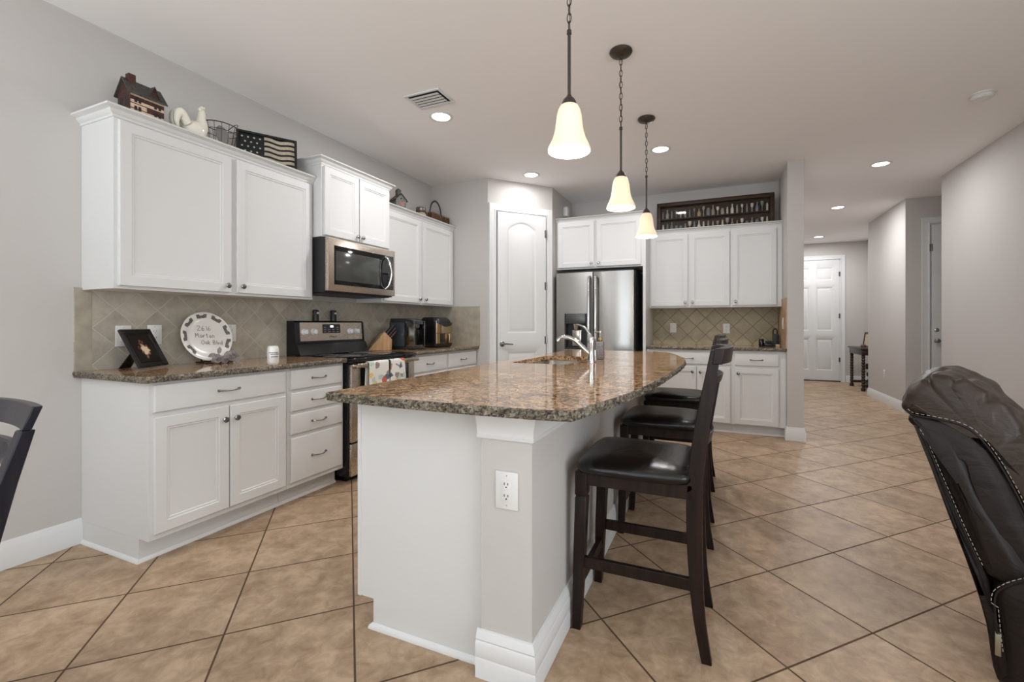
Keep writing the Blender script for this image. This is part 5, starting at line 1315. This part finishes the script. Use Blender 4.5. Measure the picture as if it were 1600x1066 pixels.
colors = {'cream': (.66, .60, .48), 'grey': (.22, .23, .24), 'amber': (.20, .10, .04), 'white': (.70, .69, .66), 'blue': (.20, .26, .30), 'green': (.16, .22, .17), 'pewter': (.36, .34, .31), 'gold': (.42, .34, .18), 'rose': (.36, .29, .24)}
cmats = {k: mat('miniature_' + k, v, .22, .0, coat=.5) for k, v in colors.items()}
ordw = ['first', 'second', 'third', 'fourth', 'fifth', 'sixth', 'seventh', 'eighth', 'ninth', 'tenth', 'eleventh', 'twelfth', 'thirteenth', 'fourteenth', 'fifteenth', 'sixteenth', 'seventeenth', 'eighteenth', 'nineteenth', 'twentieth', 'twenty-first', 'twenty-second', 'twenty-third']
rows_ = {'upper': ['vial grey', 'bottle pewter', 'vial grey', 'goblet grey', 'vial pewter', 'bottle grey', 'vial grey', 'spoon green', 'flask gold', 'spoon pewter', 'jar grey', 'bottle rose', 'goblet white', 'jar pewter', 'vial cream', 'bottle white', 'vial pewter', 'spoon white', 'vial grey', 'goblet cream', 'bottle blue', 'goblet green', 'vial cream'],
         'lower': ['vial white', 'vial grey', 'bottle green', 'jar blue', 'jar blue', 'bottle pewter', 'goblet cream', 'vial grey', 'bottle white', 'vial cream', 'vial rose', 'vial pewter', 'goblet rose', 'vial cream', 'goblet pewter', 'bottle rose', 'vial rose', 'goblet white', 'jar grey', 'bottle pewter', 'jar blue', 'goblet white', 'vial cream']}
proto = {}
for row, zb in (('upper', ZS + .0004), ('lower', CZ0 + .0304)):
    L = rows_[row]
    for i, kk in enumerate(L):
        kd, cl = kk.split(); sc_ = RND.uniform(.92, 1.22) * (1.15 if row == 'upper' else 1.2)
        if kk not in proto:
            o = MB().lathe(kinds[kd], seg=16).build('miniature_' + kd, cmats[cl], None, 50); proto[kk] = o
        else:
            o = proto[kk].copy(); COL.objects.link(o)
        o.location = (CX0 + fw + .026 + i * (CX1 - CX0 - 2 * fw - .052) / (len(L) - 1), (CY0 + CY1) / 2 + RND.uniform(-.008, .010), zb); o.scale = (sc_ * 1.0, sc_ * 1.0, sc_)
        tag(o, 'tiny %s %s on the %s shelf of the display case, %s from the left' % (cl, kd, row, ordw[i]), 'miniature', 'miniatures on the %s shelf of the display case' % row)

# ---------------------------------------------------------------- small black appliance by the divider wall
c = empty('small_appliance', 'small black appliance with a looped grip in the back counter corner', 'small appliance', (3.655, 4.30, HC + .0005))
MB().box(-.055, .03, -.035, .035, 0, .035, .008).box(-.045, .02, -.028, .028, .035, .062, .008).build('appliance_body', M['grille'], c)
MB().lathe([(0, 0), (.026, 0), (.028, .01), (.026, .072), (.020, .082), (0, .083)], (-.082, 0, 0), 24).build('cup', M['blackglass'], c)
MB().box(.028, .090, -.03, .03, 0, .135, .008).build('tall_section', M['grille'], c)
MB().tube(cr_spline([(.035, 0, .13), (.034, 0, .175), (.052, 0, .195), (.070, 0, .175), (.072, 0, .13)], 5), .007, 8).build('grip_loop', M['grille'], c)
o = MB().box(3.705, 3.742, 4.20, 4.245, HC + .0008, HC + .028, .003).build('cork_block', mat('cork', (.55, .42, .26), .7), None); tag(o, 'small tan block on the back counter in front of the black appliance', 'block')

# ---------------------------------------------------------------- entry console table
c = empty('console_table', 'dark carved console table with twisted legs near the front door', 'table', (5.60, 8.45, 0))
TX, TY = .19, .40
MB().box(-TX - .02, TX + .02, -TY - .03, TY + .03, .715, .745, .008).build('tabletop', M['darkwood'], c)
mb = MB().box(-TX, TX, -TY, TY, .62, .715, .003); mb.build('apron', M['darkwood'], c)
for sx in (-1, 1):
    for sy in (-1, 1):
        pf = [(0, 0), (.030, 0), (.036, .02), (.030, .045), (.022, .06)]
        for k in range(11): z = .08 + k * .048; pf += [(.020, z), (.031, z + .024)]
        pf += [(.024, .60), (.030, .625), (0, .626)]
        MB().lathe(pf, (sx * (TX - .03), sy * (TY - .04), 0), 18).build('leg', M['darkwood'], c)
mb = MB().box(-TX + .02, TX - .02, -TY + .02, -TY + .06, .07, .115, .004).box(-TX + .02, TX - .02, TY - .06, TY - .02, .07, .115, .004).box(-.02, .02, -TY + .04, TY - .04, .07, .11, .004)
mb.build('stretcher', M['darkwood'], c)
c = empty('framed_print', 'dark-framed cream print standing on the console table', 'framed print', (5.60, 8.50, .7455), -RL + .12)
tl2 = Matrix.Rotation(math.radians(-8), 4, 'X')
mb = MB()
for a in (0, 1): mb.box(-.17, .17, -.012, .012, (0, .245)[a], (.022, .267)[a]); mb.box((-.17, .148)[a], (-.148, .17)[a], -.012, .012, .022, .245)
mb.xform(tl2); mb.build('frame', M['darkwood'], c)
mb = MB().box(-.148, .148, 0, .008, .022, .245); mb.xform(tl2); mb.build('print', mat('cream_print', (.50, .42, .30), .6, noise_amt=.2, nscale=15), c)
o = MB().lathe([(0, 0), (.035, 0), (.042, .015), (.035, .045), (.02, .055), (0, .056)], (5.50, 8.33, .7455), 20).build('trinket_bowl', mat('trinket_brown', (.10, .07, .05), .5), None); tag(o, 'small brown lidded bowl in front of the framed print on the console table', 'bowl')
c = empty('candle_holder', 'dark iron candle holder with balls standing behind the console table legs', 'candle holder', (5.66, 8.62, 0))
pf = [(0, .115), (.05, .115), (.05, .125), (.01, .135), (.008, .18), (.034, .20), (.042, .23), (.034, .26), (.008, .275), (.008, .31), (.034, .33), (.042, .36), (.034, .39), (.008, .405), (.008, .45), (.055, .455), (.055, .55), (0, .552)]
MB().lathe([(r, z - .115 + .0005) for r, z in pf], seg=20).build('stem', M['grille'], c)
